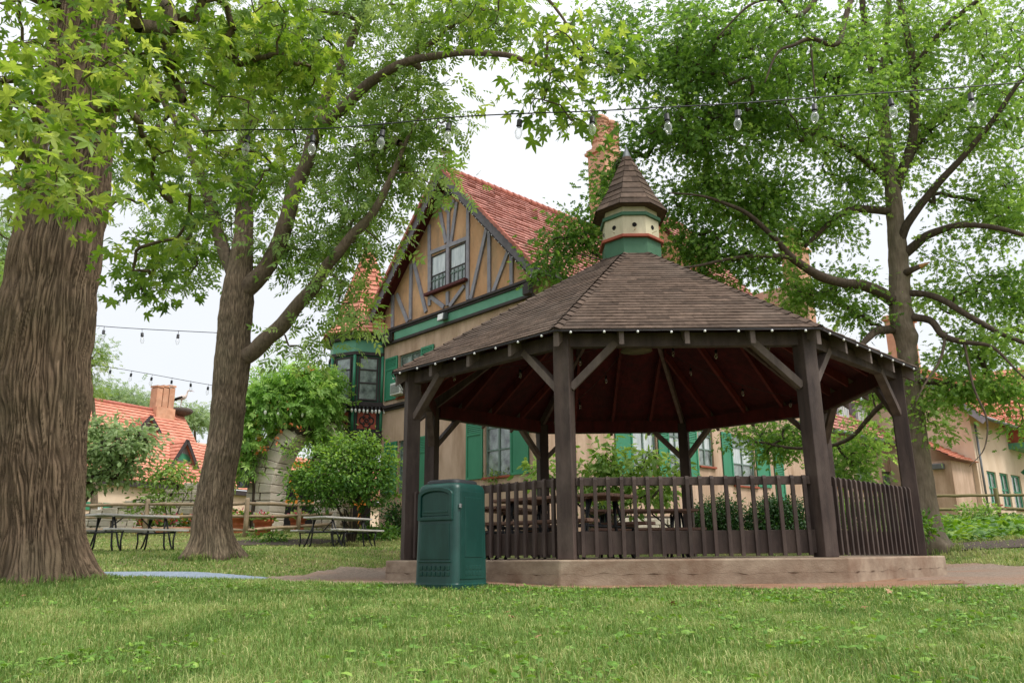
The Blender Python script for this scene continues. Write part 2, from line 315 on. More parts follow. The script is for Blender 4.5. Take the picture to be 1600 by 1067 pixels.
grid_sheet('bare_soil', np.linspace(-2, 8, 170), np.linspace(6, 12, 110), .018, MT['redsoil'], on_red)
grid_sheet('mulch_bed', np.linspace(-9, 14, 230), np.linspace(7, 24, 170), .016, MT['soil'], on_mulch)

# ------------------------------------------------------------------ leaves: templates (V in leaf space, y along the leaf) and scattering
def fan(poly, c=(0, 0, 0)):
    V = [c] + list(poly); n = len(poly); return np.array(V, float), np.array([[0, 1 + i, 1 + (i + 1) % n] for i in range(n)])
def star_leaf():
    P = []
    for a, r in ((180, .12), (152, .40), (128, .62), (112, .82), (100, .58), (84, .38), (72, .60), (54, 1.0), (40, .66), (25, .40), (15, .70), (0, 1.08)): P.append((a, r))
    full = P + [(-a, r) for a, r in P[-2:0:-1]]
    V, T = fan([(sin(radians(a)) * r, cos(radians(a)) * r + .32, -.22 * r * r) for a, r in full], (0, .32, 0)); V[:, 1] -= .2
    V /= 1.7; k = len(V)                                  # petiole
    V = np.vstack([V, [(-.012, .02, 0), (.012, .02, 0), (0, -.5, .05)]]); T = np.vstack([T, [[k, k + 1, k + 2]]]); return V, T
def oak_leaf():
    P = [(0, 0), (.07, .18), (.30, .26), (.10, .38), (.12, .48), (.40, .62), (.12, .68), (.12, .76), (.24, .88), (.06, .88), (0, 1.05)]
    full = P + [(-x, y) for x, y in P[-2:0:-1]]
    return fan([(x, y, -.3 * x * x - .06 * y * y) for x, y in full], (0, .55, .02))
def oval_leaf(w=.24):
    return np.array([(0, 0, 0), (-w, .35, -.05), (w, .35, -.05), (-w * .8, .7, -.08), (w * .8, .7, -.08), (0, 1, -.14), (0, .5, .03)], float), \
        np.array([[0, 2, 6], [0, 6, 1], [1, 6, 3], [6, 2, 4], [3, 6, 5], [6, 4, 5]])
def pinnate_leaf(k=3):
    V, T = [], []
    def leaflet(o, d, s):
        n = len(V); o = np.array(o, float); d = np.array(d, float); d /= np.linalg.norm(d); q = np.array([d[1], -d[0], 0])
        V.extend([o, o + d * s * .45 + q * s * .23 - [0, 0, .02], o + d * s - [0, 0, .05], o + d * s * .45 - q * s * .23 - [0, 0, .02]]); T.extend([[n, n + 1, n + 2], [n, n + 2, n + 3]])
    for i in range(k):
        y = .25 + .5 * i / max(1, k - 1)
        leaflet((0, y - .06, -.1 * y * y), (.9, .55, -.15), .38); leaflet((0, y + .02, -.1 * y * y), (-.9, .55, -.15), .38)
    leaflet((0, .78, -.07), (0, 1, -.2), .42)
    n = len(V); V.extend([(-.008, 0, 0), (.008, 0, 0), (0, .8, -.07)]); T.append([n, n + 1, n + 2])
    return np.array(V, float), np.array(T)
TEMPL = dict(star=star_leaf(), oak=oak_leaf(), oval=oval_leaf(), broad=oval_leaf(.34), ash=pinnate_leaf(3))
def unit(a): return a / np.maximum(np.linalg.norm(a, axis=-1, keepdims=True), 1e-6)
def scatter(name, templ, P, D, Nm, S, var, mat, parent=None, origin=(0, 0, 0)):
    V, T = TEMPL[templ] if isinstance(templ, str) else templ
    y = unit(D); x = unit(np.cross(y, Nm)); z = np.cross(x, y); S = np.asarray(S)[:, None, None]
    q = np.random.default_rng(len(P)); b = q.normal(0, 1, (len(P), 3)); wx = 1 + .16 * b[:, :1]         # every leaf bends, twists and widens a little differently
    vx = V[None, :, 0] * wx; vy = V[None, :, 1] * (1 + .1 * b[:, 2:]); vz = V[None, :, 2] - (.22 + .22 * b[:, 1:2]) * V[None, :, 1] ** 2 + .35 * b[:, 2:] * V[None, :, 0] * V[None, :, 1] - (.25 * b[:, :1]) * V[None, :, 0] ** 2
    W = P[:, None, :] + S * (vx[..., None] * x[:, None] + vy[..., None] * y[:, None] + vz[..., None] * z[:, None])
    TT = (T[None] + (np.arange(len(P)) * len(V))[:, None, None]).reshape(-1, 3)
    vv = np.repeat(np.clip(var, 0, 1), len(T))
    return np_mesh(name, W.reshape(-1, 3), TT, vv, mat, parent, origin)

# ------------------------------------------------------------------ growing branches from limbs out to leaf clusters
def sprout(limbs, targets, rng, step=.22, tip=.006, sag=.12, wig=.06, mbs=None):
    nodes, par, lim, own = [], [], [], []; mbs = {} if mbs is None else mbs
    for li, (pts, rad) in enumerate(limbs):
        for i in range(len(pts) - 1):
            a, b = np.array(pts[i]), np.array(pts[i + 1]); k = max(1, int(np.linalg.norm(b - a) / .2))
            for j in range(k): nodes.append(a + (b - a) * j / k); par.append(-1); lim.append(rad[i] + (rad[i + 1] - rad[i]) * j / k)
        nodes.append(np.array(pts[-1])); par.append(-1); lim.append(rad[-1]); own += [li] * (len(nodes) - len(own))
    T = np.asarray(targets); Np = np.array(nodes); d2 = ((T[:, None] - Np[None]) ** 2).sum(-1); near = d2.argmin(1); dm = d2.min(1); left = np.ones(len(T), bool); runs = []; new_id = 1000
    for _ in range(len(T)):
        i = int(np.where(left, dm, 1e9).argmin()); left[i] = False; s = int(near[i]); a = nodes[s]; b = T[i]; L = sqrt(dm[i]); k = max(2, int(L / step) + 1)
        mid = (a + b) / 2 + np.array([0, 0, sag * L]) + rng.normal(0, .12 * L, 3); run = [s]; new = []; oid = own[s]
        if oid == 0 and 0 not in mbs and par[s] < 0: new_id += 1; oid = new_id
        for j in range(1, k + 1):
            t = j / k; p = a * (1 - t) ** 2 + 2 * mid * t * (1 - t) + b * t * t + (rng.normal(0, wig * min(L, 1) / sqrt(k), 3) if j < k else 0)
            nodes.append(p); par.append(run[-1]); lim.append(9.); run.append(len(nodes) - 1); new.append(p); own.append(oid)
        runs.append(run)
        dn = ((T[:, None] - np.array(new)[None]) ** 2).sum(-1); m = dn.min(1); am = dn.argmin(1); up = m < dm; near[up] = len(nodes) - k + am[up]; dm = np.minimum(dm, m)
    cnt = np.zeros(len(nodes))
    for r in runs: cnt[r[-1]] += 1
    for i in range(len(nodes) - 1, -1, -1):
        if par[i] >= 0: cnt[par[i]] += cnt[i]
    for r in runs:
        rad = [min(tip * (cnt[q] + .3) ** .52, lim[r[0]] * .75) for q in r]; rad[0] = rad[1]
        mbs.setdefault(own[r[-1]], MB()).tube([nodes[q] for q in r], rad, 6 if max(rad) > .025 else (4 if max(rad) > .01 else 3), cap=False)
    dirs = np.array([nodes[r[-1]] - nodes[r[-2]] for r in runs]); tips = np.array([nodes[r[-1]] for r in runs])
    pre = np.array([nodes[r[-2]] for r in runs])
    return mbs, tips, unit(dirs), pre
def blob_points(blobs, rng, dshift=0.0, gap=None):
    out = []
    for px, py, y, rx, rz, ry, n in blobs:
        c = at(px, py, y + dshift); v = unit(rng.normal(size=(n, 3))) * rng.random((n, 1)) ** .4
        out.append(np.array(c) + v * np.array([wpx(rx, c), ry, wpx(rz, c)]))
    return thin(np.vstack(out), gap)
def thin(P, gap):
    if not gap: return P
    k = np.array([noise.noise(Vector(p) * gap[1]) > gap[0] for p in P]); return P[k]
def leaves_on(tips, dirs, per, spread, size, rng, droop=.3, flat=.55, svar=.25, bright=None, back=.3, nrand=.6):
    n = len(tips) * per; i = np.repeat(np.arange(len(tips)), per)
    off = rng.normal(size=(n, 3)) * spread * np.array([1, 1, flat]); P = tips[i] + off - dirs[i] * rng.random((n, 1)) * back
    D = unit(off / spread + dirs[i] * .6 + rng.normal(0, .5, (n, 3)) - np.array([0, 0, droop])); Nm = unit(np.array([0, 0, 1.]) + rng.normal(0, nrand, (n, 3)))
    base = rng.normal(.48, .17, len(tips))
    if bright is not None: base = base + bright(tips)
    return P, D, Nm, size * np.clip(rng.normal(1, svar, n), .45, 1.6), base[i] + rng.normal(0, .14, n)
def limb(pts):          # (px, py, y, width in px) -> world points and radii
    P = [at(a, b, y) for a, b, y, w in pts]; return P, [wpx(w / 2, p) for p, (a, b, y, w) in zip(P, pts)]
def smooth_limb(P, R, k=5, wob=.25):
    out, rr = [], []; n = len(P)
    for i in range(n - 1):
        p0, p1, p2, p3 = P[max(i - 1, 0)], P[i], P[i + 1], P[min(i + 2, n - 1)]
        for j in range(k):
            t = j / k; q = .5 * ((2 * p1) + (p2 - p0) * t + (2 * p0 - 5 * p1 + 4 * p2 - p3) * t * t + (3 * p1 - p0 - 3 * p2 + p3) * t ** 3)
            r = R[i] + (R[i + 1] - R[i]) * t
            if wob and (i or j): q = q + noise.noise_vector(q * 1.7) * r * wob * 1.6
            out.append(q); rr.append(r * (1 + .06 * noise.noise(q * 4)))
    out.append(P[-1]); rr.append(R[-1]); return out, rr
def bark_trunk(name, P, R, mat, parent, n=150, dz=.04, amp=.03, ft=7.0, fz=1.4, flare=None, knots=()):
    """trunk skin with real furrows: a fine tube whose radius is pushed in and out by ridged noise"""
    P, R = [P[0] - Z * .2] + list(P), [R[0]] + list(R); P, R = smooth_limb(P, R, 8, 0); L = [0]
    for i in range(1, len(P)): L.append(L[-1] + (P[i] - P[i - 1]).length)
    h = np.arange(0, L[-1], dz); PX = np.array([[np.interp(q, L, [p[k] for p in P]) for k in range(3)] for q in h]); RR = np.interp(h, L, R)
    V = []; var = []
    for i, q in enumerate(h):
        c = PX[i]; r = RR[i]
        for k in range(n):
            a = 2 * pi * k / n; ca, sa = cos(a), sin(a); w = noise.noise(Vector((ca * 2, sa * 2, q * 1.1))) * .35
            w = .55 * w + .04 * noise.noise(Vector((ca * 5, sa * 5, q * 3.2 + 7))); u = Vector((cos(a + w) * ft, sin(a + w) * ft, q * fz)); n1 = abs(noise.noise(u)); n2 = abs(noise.noise(Vector((u.x * 1.7 + 9, u.y * 1.7 + 3, u.z * 1.3 + 1))))
            g = max(math.exp(-(n1 / .15) ** 2), .8 * math.exp(-(n2 / .13) ** 2)); top = noise.noise(Vector((u.x * 2.6, u.y * 2.6, u.z * 4.5)))
            f = r + amp * (.35 - g + .22 * top) + r * .05 * noise.noise(Vector((ca, sa, q * .8))); var.append(min(1, max(0, .68 - .62 * g + .4 * top)))
            if flare:
                t = min(1.05, max(0, 1 - (q - .2) / flare[0])); f += flare[1] * t * t * (1 + .55 * sin(a * flare[2] + flare[3]) + .3 * noise.noise(Vector((ca * 2, sa * 2, 5))))
            for ka, kq, kr, kh in knots:
                dd = ((a - ka + pi) % (2 * pi) - pi) * r; e = (dd * dd + (q - kq) ** 2) / (kr * kr)
                if e < 4: f += kh * (math.exp(-e) - .9 * math.exp(-e * 6))
            V.append((c[0] + ca * f, c[1] + sa * f, c[2]))
    m = len(h); i = np.arange((m - 1) * n).reshape(m - 1, n); j = np.roll(i, -1, 1); T = np.stack([i.ravel(), j.ravel(), j.ravel() + n, i.ravel() + n], -1)
    return np_mesh(name, V, T, np.array(var)[:(m - 1) * n], mat, parent, root_loc(parent), True)

# ------------------------------------------------------------------ roofing: courses of single tiles with a real step at each lower edge
def slope_tiles(mb, P00, P10, P01, P11, rows, tw, h, jit=.25, base=True, vj=0.0, riser_shade=.6):
    P00, P10, P01, P11 = (Vector(p) for p in (P00, P10, P01, P11)); nr = (P10 - P00).cross((P01 - P00) if (P01 - P00).length > .01 else (P11 - P00)).normalized()
    if nr.z < 0: nr = -nr
    for r in range(rows):
        t0, t1 = r / rows, (r + 1) / rows
        a0, b0, a1, b1 = P00.lerp(P01, t0), P10.lerp(P11, t0), P00.lerp(P01, t1), P10.lerp(P11, t1)
        n = max(1, round((b0 - a0).length / tw)); off = (.5 if r % 2 else 0) + random.uniform(-.2, .2) * jit; rowv = random.uniform(-.15, .15)
        bd = [0.0] + [x for x in ((k + off + random.uniform(-.2, .2) * jit) / n for k in range(n + 1)) if .004 < x < .996] + [1.0]
        for u0, u1 in zip(bd, bd[1:]):
            hh = h * (1 + random.uniform(-jit, jit)); v = min(1, max(0, random.gauss(.5, .22) + rowv))
            dz = (a0 - a1) * random.uniform(0, vj); q = [a0.lerp(b0, u0) + nr * hh + dz, a0.lerp(b0, u1) + nr * hh + dz, a1.lerp(b1, u1) + nr * h * .1, a1.lerp(b1, u0) + nr * h * .1]
            mb.poly(q, v); mb.poly([a0.lerp(b0, u0) + dz, a0.lerp(b0, u1) + dz, q[1], q[0]], v * riser_shade)  # step faces darkened in colour to paint the shadow line under each course
    if base: mb.poly([P00 - nr * .01, P10 - nr * .01, P11 - nr * .01, P01 - nr * .01], .4)

# ------------------------------------------------------------------ gazebo
gzb = thing('gazebo', 'brown wooden octagonal gazebo with shingled roof and birdhouse cupola on a concrete slab', 'gazebo', (GC.x, GC.y, 0))
def od(i): a = GROT + i * pi / 4; return Vector((cos(a), sin(a), 0))
def op(i, k, z): p = GC + od(i) * GR * k; p.z = z; return p
mb = MB()
def octa(mb, k, z0, z1, var=.5, jit=0):
    n = len(mb.v); mb.v += [op(i, k, z0) for i in range(8)] + [op(i, k, z1) for i in range(8)]
    mb.face([n + i for i in range(7, -1, -1)], var); mb.face([n + 8 + i for i in range(8)], var)
    for i in range(8): mb.face([n + i, n + (i + 1) % 8, n + 8 + (i + 1) % 8, n + 8 + i], var)
octa(mb, 1.085, -.7, FLOOR)
slab = mb.build('foundation_slab', MT['slab'], gzb, bevel=.018)
CRK = pm('crack_shadow', lin(88, 66, 52), lin(70, 54, 42), 6, rough=.95)
# crack lines where the concrete lifts have opened
for i in (0, 1, 2):
    mb = MB(); A, B = op(i, 1.0856, -.2), op(i + 1, 1.0856, -.2); o = (A + B).normalized() * 0 + (od(i) + od(i + 1)).normalized(); k = 46
    zz = [noise.noise(Vector((j * .35, i * 7, 2))) * .035 for j in range(k + 1)]; th = [max(.0005, .0008 + .010 * noise.noise(Vector((j * .5, i * 9 + 4, 7)))) for j in range(k + 1)]
    for j in range(k):
        p, q = A.lerp(B, j / k), A.lerp(B, (j + 1) / k)
        mb.poly([p + Z * (zz[j] - th[j]) + o * .004, q + Z * (zz[j + 1] - th[j + 1]) + o * .004, q + Z * (zz[j + 1] + th[j + 1]) + o * .004, p + Z * (zz[j] + th[j]) + o * .004])
    mb.build('crack', CRK, slab)
EAVE, RK, SL = 2.5, 1.079, .675
AP = cos(pi / 8)
def roof_z(k): return EAVE + (RK - k) * GR * AP * SL           # height of the roof plane along a hip at radius k
PW = .19
for i in range(8):
    d = od(i); F = Frame(op(i, 1, 0), d.cross(Z), d); mb = MB(); mb.fbox(F, -PW / 2, PW / 2, -PW / 2, PW / 2, FLOOR + .004, roof_z(1) - .16); mb.build('post', MT['gaz'], gzb, bevel=.008)
    A, B = op(i, 1, 0), op(i + 1, 1, 0); L = (B - A).length; ax = (B - A).normalized(); out = ((A + B) / 2 - GC).normalized(); FS = Frame((A + B) / 2, ax, out)
    mb = MB(); mb.fbox(FS, -L / 2 + .03, L / 2 - .03, -.05, .05, 2.345, roof_z(1) - .17); bmo = mb.build('beam', MT['gaz'], gzb, bevel=.006)
    mb = MB(); mb.fbox(FS, -L / 2 + .12, L / 2 - .12, -.075, -.052, 2.36, roof_z(1) - .10); mb.build('inner_board', MT['gazred'], bmo)
    for s in (-1, 1):
        mb = MB(); e = s * (L / 2 - PW / 2 + .02)
        mb.beam(FS.p(e, 0, 1.86), FS.p(s * (L / 2 - PW / 2 - .52), 0, 2.40), .085, .11, out); mb.build('brace', MT['gaz_lit'], gzb, bevel=.005)
# rafters with plumb-cut tails, hips at the corners
def rafter(p_e, p_t, w, h, ext):
    """p_e / p_t: points on the roof plane at eave and top; the rafter hangs h below"""
    mb = MB(); d = (p_t - p_e); hd = Vector((d.x, d.y, 0)).normalized(); x = hd.cross(Z); e = p_e
    P = []
    for p in (e, p_t):
        for q in ((-1, -h), (1, -h), (1, 0), (-1, 0)): P.append(p + x * w / 2 * q[0] + Z * q[1])
    mb.hexa(P); return mb
for i in range(8):
    rafter(op(i, RK - .012, roof_z(RK - .012) - .03), op(i, .13, roof_z(.13) - .03), .06, .19, 0).build('hip_rafter', MT['gaz_lit'], gzb)
    A, B = op(i, RK - .012, 0), op(i + 1, RK - .012, 0); out = ((A + B) / 2 - GC).normalized()
    for t in (-.5, 0, .5):
        m = (A + B) / 2 + (B - A) * .5 * t; ap_e = (m - GC).dot(out); ap_t = max(.16 * GR, abs((m - GC).dot((B - A).normalized())) / tan(pi / 8) + .08)
        zz = lambda ap: EAVE + (RK * GR * AP - ap) * SL - .03
        mid = 3.72 * AP + .0; q = lambda ap: Vector((m.x, m.y, 0)) + out * (ap - ap_e)
        pe, pmid, pt = q(ap_e), q(GR * AP - .06), q(ap_t); pe.z, pmid.z, pt.z = zz(ap_e), zz(GR * AP - .06), zz(ap_t)
        rafter(pe, pmid, .055, .17, 0).build('rafter_tail', MT['gaz_lit'], gzb)
        rafter(pmid, pt, .05, .15, 0).build('rafter', MT['gazraft'], gzb)
# ceiling boards under the roof, one panel per side, and the shingled roof itself
for i in range(8):
    mb = MB(); e = .05
    mb.poly([op(i, RK - .02, roof_z(RK - .02) - .028), op(i + 1, RK - .02, roof_z(RK - .02) - .028), op(i + 1, .1, roof_z(.1) - .028), op(i, .1, roof_z(.1) - .028)])
    mb.build('ceiling_panel', MT['gazred'], gzb)
mb = MB(); KT = .122
for i in range(8): slope_tiles(mb, op(i, RK, EAVE), op(i + 1, RK, EAVE), op(i, KT, roof_z(KT)), op(i + 1, KT, roof_z(KT)), 33, .27, .009)
mb.poly([op(i, KT, roof_z(KT) - .003) for i in range(8)])
for i in range(8):                      # hip caps
    A, B = op(i, RK + .002, EAVE + .006), op(i, KT, roof_z(KT) + .006); n = 24
    for j in range(n):
        p, q = A.lerp(B, j / n), A.lerp(B, (j + 1.25) / n); x = od(i).cross(Z); w = .075; dz = .028
        v = random.random() * .7
        for s in (-1, 1): mb.poly([p + Z * (dz - .002), p + x * s * w + Z * (dz - .038), q + x * s * w + Z * (-.032), q + Z * .006], v)
roof = mb.build('roof', MT['shingle'], gzb)
mb = MB()
for i in range(8):                      # drip edge
    A, B = op(i, RK - .003, EAVE - .012), op(i + 1, RK - .003, EAVE - .012); mb.beam(A, B, .012, .03)
mb.build('drip_edge', MT['darktrim'], roof)
# cupola
def och(mb, rad, z0, z1, var=.5): mb.lathe((GC.x, GC.y, 0), [(rad, z0), (rad, z1)], 8, GROT, var, False)
CR = .50; och(c := MB(), CR, 4.45, 4.95); cup = c.build('cupola', MT['cgreen'], gzb, bevel=.004)
och(c := MB(), CR + .055, 4.95, 5.0); c.build('red_trim', MT['cred'], cup, bevel=.006)
och(c := MB(), CR - .02, 5.0, 5.34); c.build('white_wall', MT['cream'], cup, bevel=.004)
och(c := MB(), CR + .02, 5.34, 5.40); c.build('green_trim', MT['cgreen'], cup, bevel=.005)
och(c := MB(), CR - .035, 5.40, 5.70); c.build('white_wall', MT['cream'], cup, bevel=.004)
for i in range(8):
    a = GROT + (i + .5) * pi / 4; o = Vector((cos(a), sin(a), 0)); r = (CR - .02) * AP + .001; F = Frame(GC + o * r, o.cross(Z), o)
    c = MB(); k = 14; c.poly([F.p(.032 * cos(2 * pi * j / k), .002, 5.18 + .032 * sin(2 * pi * j / k)) for j in range(k)])
    c.tube([F.p(.034 * cos(2 * pi * j / k), .003, 5.18 + .034 * sin(2 * pi * j / k)) for j in range(k + 1)], .005, 5); c.build('birdhouse_hole', MT['dark'], cup)
    c = MB(); c.tube([F.p(0, 0, 5.09), F.p(0, .09, 5.095)], .006, 6); c.build('perch', MT['cream'], cup)
c = MB(); cp = lambda i, r, z: GC + od(i) * r + Z * z
for i in range(8): slope_tiles(c, cp(i, .64, 5.50), cp(i + 1, .64, 5.50), cp(i, .43, 5.86), cp(i + 1, .43, 5.86), 3, .3, .012)
for i in range(8): slope_tiles(c, cp(i, .43, 5.86), cp(i + 1, .43, 5.86), cp(i, .06, 6.64), cp(i + 1, .06, 6.64), 6, .26, .012)
c.poly([cp(i, .63, 5.505) for i in range(8)]); c.build('cupola_roof', MT['shingle'], cup)
c = MB(); c.lathe((GC.x, GC.y, 0), [(.085, 6.58), (.07, 6.64), (.006, 6.84)], 8, GROT, sm=False); c.build('tip_cap', MT['lead'], cup)
# railings on the three sides towards the lawn
for i in (0, 1, 2):
    A, B = op(i, 1, 0), op(i + 1, 1, 0); L = (B - A).length - PW * 1.05; FS = Frame((A + B) / 2, B - A, (A + B) / 2 - GC); h = L / 2
    c = MB(); c.fbox(FS, -h, h, -.03, .02, .745, .838); rl = c.build('railing', MT['gaz'], gzb, bevel=.006)
    c = MB(); c.fbox(FS, -h, h, -.03, .018, .0, .25); c.build('kick_board', MT['gaz'], rl, bevel=.005)
    n = 18
    for j in range(n):
        a = -h + (j + .5) * 2 * h / n + random.uniform(-.008, .008); c = MB(); tl = random.uniform(-.006, .006)
        c.prism(Frame(FS.p(a, 0, 0), FS.b, FS.a), [(.021, -.025), (.058, -.025), (.058, .81), (.050, .834), (.036, .845), (.021, .845)], -.02 + tl, .02 + tl)
        c.build('baluster', MT['gaz'], rl)

def string_lights(label, wire, bulbs, size=1.0, name='string_light', hang=True, glass='bulbglass', wire_r=.005, lead=.06):
    """wire: list of points; bulbs: points on the wire. One thing: wire + every bulb (with its socket)"""
    t = thing(name, label, 'string lights', wire[0]); o = Vector(wire[0])
    c = MB(); c.tube(wire, wire_r, 5, sm=True); c.build('wire', MT['black'], t)
    proto = None
    for p in bulbs:
        if proto is None:
            c = MB(); s = size; c.lathe(p, [(.003 * s, -lead), (.021 * s, -lead - .006), (.021 * s, -lead - .05 * s), (.025 * s, -lead - .055 * s), (.014 * s, -lead - .065 * s)], 8); c.tube([p, p - Z * lead], .004, 4)
            so_ = c.build('socket', MT['black'], None, p)
            c = MB(); z = -lead - .063 * s; c.lathe(p, [(.013 * s, z), (.028 * s, z - .035 * s), (.03 * s, z - .055 * s), (.02 * s, z - .09 * s), (.006 * s, z - .105 * s)], 10); b_ = c.build('bulb', MT[glass], None, p)
            so_.parent = b_; so_.location = (0, 0, 0); b_.parent = t; b_.location = Vector(p) - o; proto = (b_, so_)
        else:
            b_ = proto[0].copy(); link(b_); b_.parent = t; b_.location = Vector(p) - o; b_.rotation_euler = (random.uniform(-.12, .12), random.uniform(-.12, .12), random.random() * 6); s_ = proto[1].copy(); link(s_); s_.parent = b_
    return t
def sagline(P, Q, sag, n=24):
    P, Q = Vector(P), Vector(Q); return [P.lerp(Q, i / n) - Z * sag * 4 * (i / n) * (1 - i / n) for i in range(n + 1)]
# small round bulbs clipped along the gazebo eave
t = thing('eave_lights', 'small white bulbs clipped in a row along the gazebo roof edge', 'string lights', (GC.x, GC.y, EAVE)); c = MB(); pr = None; to = Vector((GC.x, GC.y, EAVE))
for i in range(8):
    A, B = op(i, RK + .006, EAVE - .02), op(i + 1, RK + .006, EAVE - .02); c.tube([A.lerp(B, j / 8) - Z * (.012 * (j % 2)) for j in range(9)], .005, 4)
    for j in range(8 if i in (7, 0, 1, 2) else 6):
        p = A.lerp(B, (j + .5) / (8 if i in (7, 0, 1, 2) else 6)) - Z * (.02 + random.uniform(0, .012))
        if pr is None:
            b = MB(); b.lathe(p, [(.004, .016), (.012, .010), (.015, 0), (.012, -.010), (.004, -.015)], 10); pr = b.build('bulb', MT['bulb'], None, p); pr.parent = t; pr.location = p - to
        else: q = pr.copy(); link(q); q.parent = t; q.location = p - to
c.build('wire', MT['black'], t)
# lamp and draped wires under the gazebo roof
lp = Vector((GC.x, GC.y, 3.15)); t = thing('pendant_lamp', 'small round lamp hanging under the middle of the gazebo ceiling', 'lamp', lp)
c = MB(); c.tube([lp + Z * 1.3, lp + Z * .1], .012, 6); c.build('rod', MT['black'], t)
c = MB(); c.lathe(lp, [(.03, .12), (.24, .05), (.26, .02), (.1, 0)], 16); c.build('lamp_shade', pm('dull_brass', lin(120, 112, 88), lin(96, 88, 68), 4, rough=.5, metal=.4), t)
for k, i in enumerate((0, 2, 4, 6)):
    e = op(i, .97, 2.62); w = sagline(lp + Z * .3, e, .22, 14)
    string_lights(('string of clear bulbs from the gazebo lamp to the left front post', 'string of clear bulbs from the gazebo lamp to the right front post', 'string of clear bulbs from the gazebo lamp to the right rear post', 'string of clear bulbs from the gazebo lamp to the left rear post')[k], w, [w[j] for j in (4, 8, 12)], .8, wire_r=.004)

# ------------------------------------------------------------------ litter bin: rounded moulded body, hooded mouth, side door
def make_bin(x, y, rz, label):
    z = gz(x, y) - .01; t = thing('litter_bin', label, 'litter bin', (x, y, z), rz=0); F = Frame((x, y, z), (cos(rz), sin(rz), 0), (-sin(rz), cos(rz), 0))
    def rr(h, r, n=6):
        P = []
        for qx, qy, a0 in ((1, -1, -90), (1, 1, 0), (-1, 1, 90), (-1, -1, 180)):
            for j in range(n + 1): a = radians(a0 + 90 * j / n); P.append((qx * (h - r) + r * cos(a), qy * (h - r) + r * sin(a)))
        return P
    c = MB(); lay = [(0.0, .297, .07), (.05, .297, .07), (.055, .289, .07), (.07, .286, .07), (1.02, .272, .07), (1.06, .262, .075), (1.085, .235, .08)]; n0 = 0
    for k, (h, s, r) in enumerate(lay):
        P = rr(s, r); m = len(P); c.v += [F.p(a, b, h) for a, b in P]
        if k:
            for j in range(m): q = (k - 1) * m; c.face([q + j, q + (j + 1) % m, q + m + (j + 1) % m, q + m + j], .5, k not in (1, 2))
    c.face([(len(lay) - 1) * m + j for j in range(m)], .5); body = c.build('body', MT['bin'], t)
    c = MB(); c.v = []; P = rr(.225, .09)
    for k, (h, s) in enumerate(((1.08, .98), (1.115, .96), (1.13, .86), (1.135, .3))):
        c.v += [F.p(a * s, b * s, h) for a, b in P]
        if k:
            for j in range(m): q = (k - 1) * m; c.face([q + j, q + (j + 1) % m, q + m + (j + 1) % m, q + m + j], .5, True)
    c.face([3 * m + j for j in range(m)], .5); c.build('lid', MT['lid'], t)
    tp = lambda h: .286 - (h - .07) / .95 * .014
    def face(dirx): # frame on a face: a to the right, b outward, c up (leaning with the taper)
        if dirx == 'front': return lambda a, b, h: F.p(a, -(tp(h) + b), h)
        return lambda a, b, h: F.p(tp(h) + b, a, h)
    def patch(pf, outline, b0, b1, name, parent, mat=MT['bin']):
        c = MB(); k = len(outline); c.v = [pf(a, b0, h) for a, h in outline] + [pf(a, b1, h) for a, h in outline]; c.face(list(range(k, 2 * k)), .5)
        for j in range(k): c.face([j, (j + 1) % k, k + (j + 1) % k, k + j], .5)
        return c.build(name, mat, parent, bevel=.005)
    fr, sd_ = face('front'), face('side')
    arch = lambda w, h0, h1, r, n=8: [(-w, h0), (w, h0)] + [(w * cos(pi * j / n), h1 + r * sin(pi * j / n)) for j in range(n + 1)]
    def ring(pf, outer, inner, b, name):        # raised frame round a recess
        c = MB(); k = len(outer); c.v = [pf(a, b, h) for a, h in outer] + [pf(a, b, h) for a, h in inner] + [pf(a, -.002, h) for a, h in outer] + [pf(a, -.002, h) for a, h in inner]
        for j in range(k):
            q = (j + 1) % k; c.face([j, q, k + q, k + j], .5, False); c.face([2 * k + j, 2 * k + q, q, j], .5); c.face([k + j, k + q, 3 * k + q, 3 * k + j], .5)
        return c.build(name, MT['bin'], t, bevel=.004)
    hood = ring(fr, arch(.232, .70, .97, .075), arch(.195, .735, .945, .06), .026, 'mouth_hood')
    fl = patch(fr, arch(.19, .745, .94, .055), -.001, .007, 'flap', t)
    patch(fr, [(-.17, .775), (.17, .775), (.17, .80), (-.17, .80)], .007, .012, 'flap_ridge', fl)
    patch(fr, [(-.20, .30), (.20, .30), (.19, .665), (-.19, .665)], 0, .008, 'front_panel', t)
    patch(fr, [(-.215, .27), (.215, .27), (.215, .285), (-.215, .285)], 0, .012, 'rib', t)
    door = patch(sd_, [(-.215, .1), (.215, .1), (.205, 1.0), (-.205, 1.0)], 0, .006, 'door', t)
    patch(sd_, [(-.14, .32), (.17, .32), (.16, .94), (-.14, .94)], .006, .011, 'door_panel', door)
    lk = MB(); lk.v = [sd_(a, b, h) for h in (.82, .865) for a, b in ((-.235, 0), (-.205, 0), (-.205, .022), (-.235, .022))]
    for q in ((3, 2, 1, 0), (4, 5, 6, 7), (0, 1, 5, 4), (1, 2, 6, 5), (2, 3, 7, 6), (3, 0, 4, 7)): lk.face(list(q))
    lk.build('lock', MT['silver'], door, bevel=.004)
    for pf, n, wd_, off in ((fr, 7, .42, 0), (sd_, 5, .3, .01)):
        for r in (0, 1):
            for j in range(n):
                a = -wd_ / 2 + (j + .5) * wd_ / n + off; w = wd_ / n * .36; h0 = .135 + r * .06
                patch(pf, [(a - w, h0), (a + w, h0), (a + w, h0 + .044), (a - w, h0 + .044)], 0, .009, 'grid_square', t if pf is fr else door)
    return t
bp = at(705, 908, 8.85); make_bin(bp.x, bp.y, radians(-34), 'teal green plastic litter bin with black lid standing against the gazebo slab')

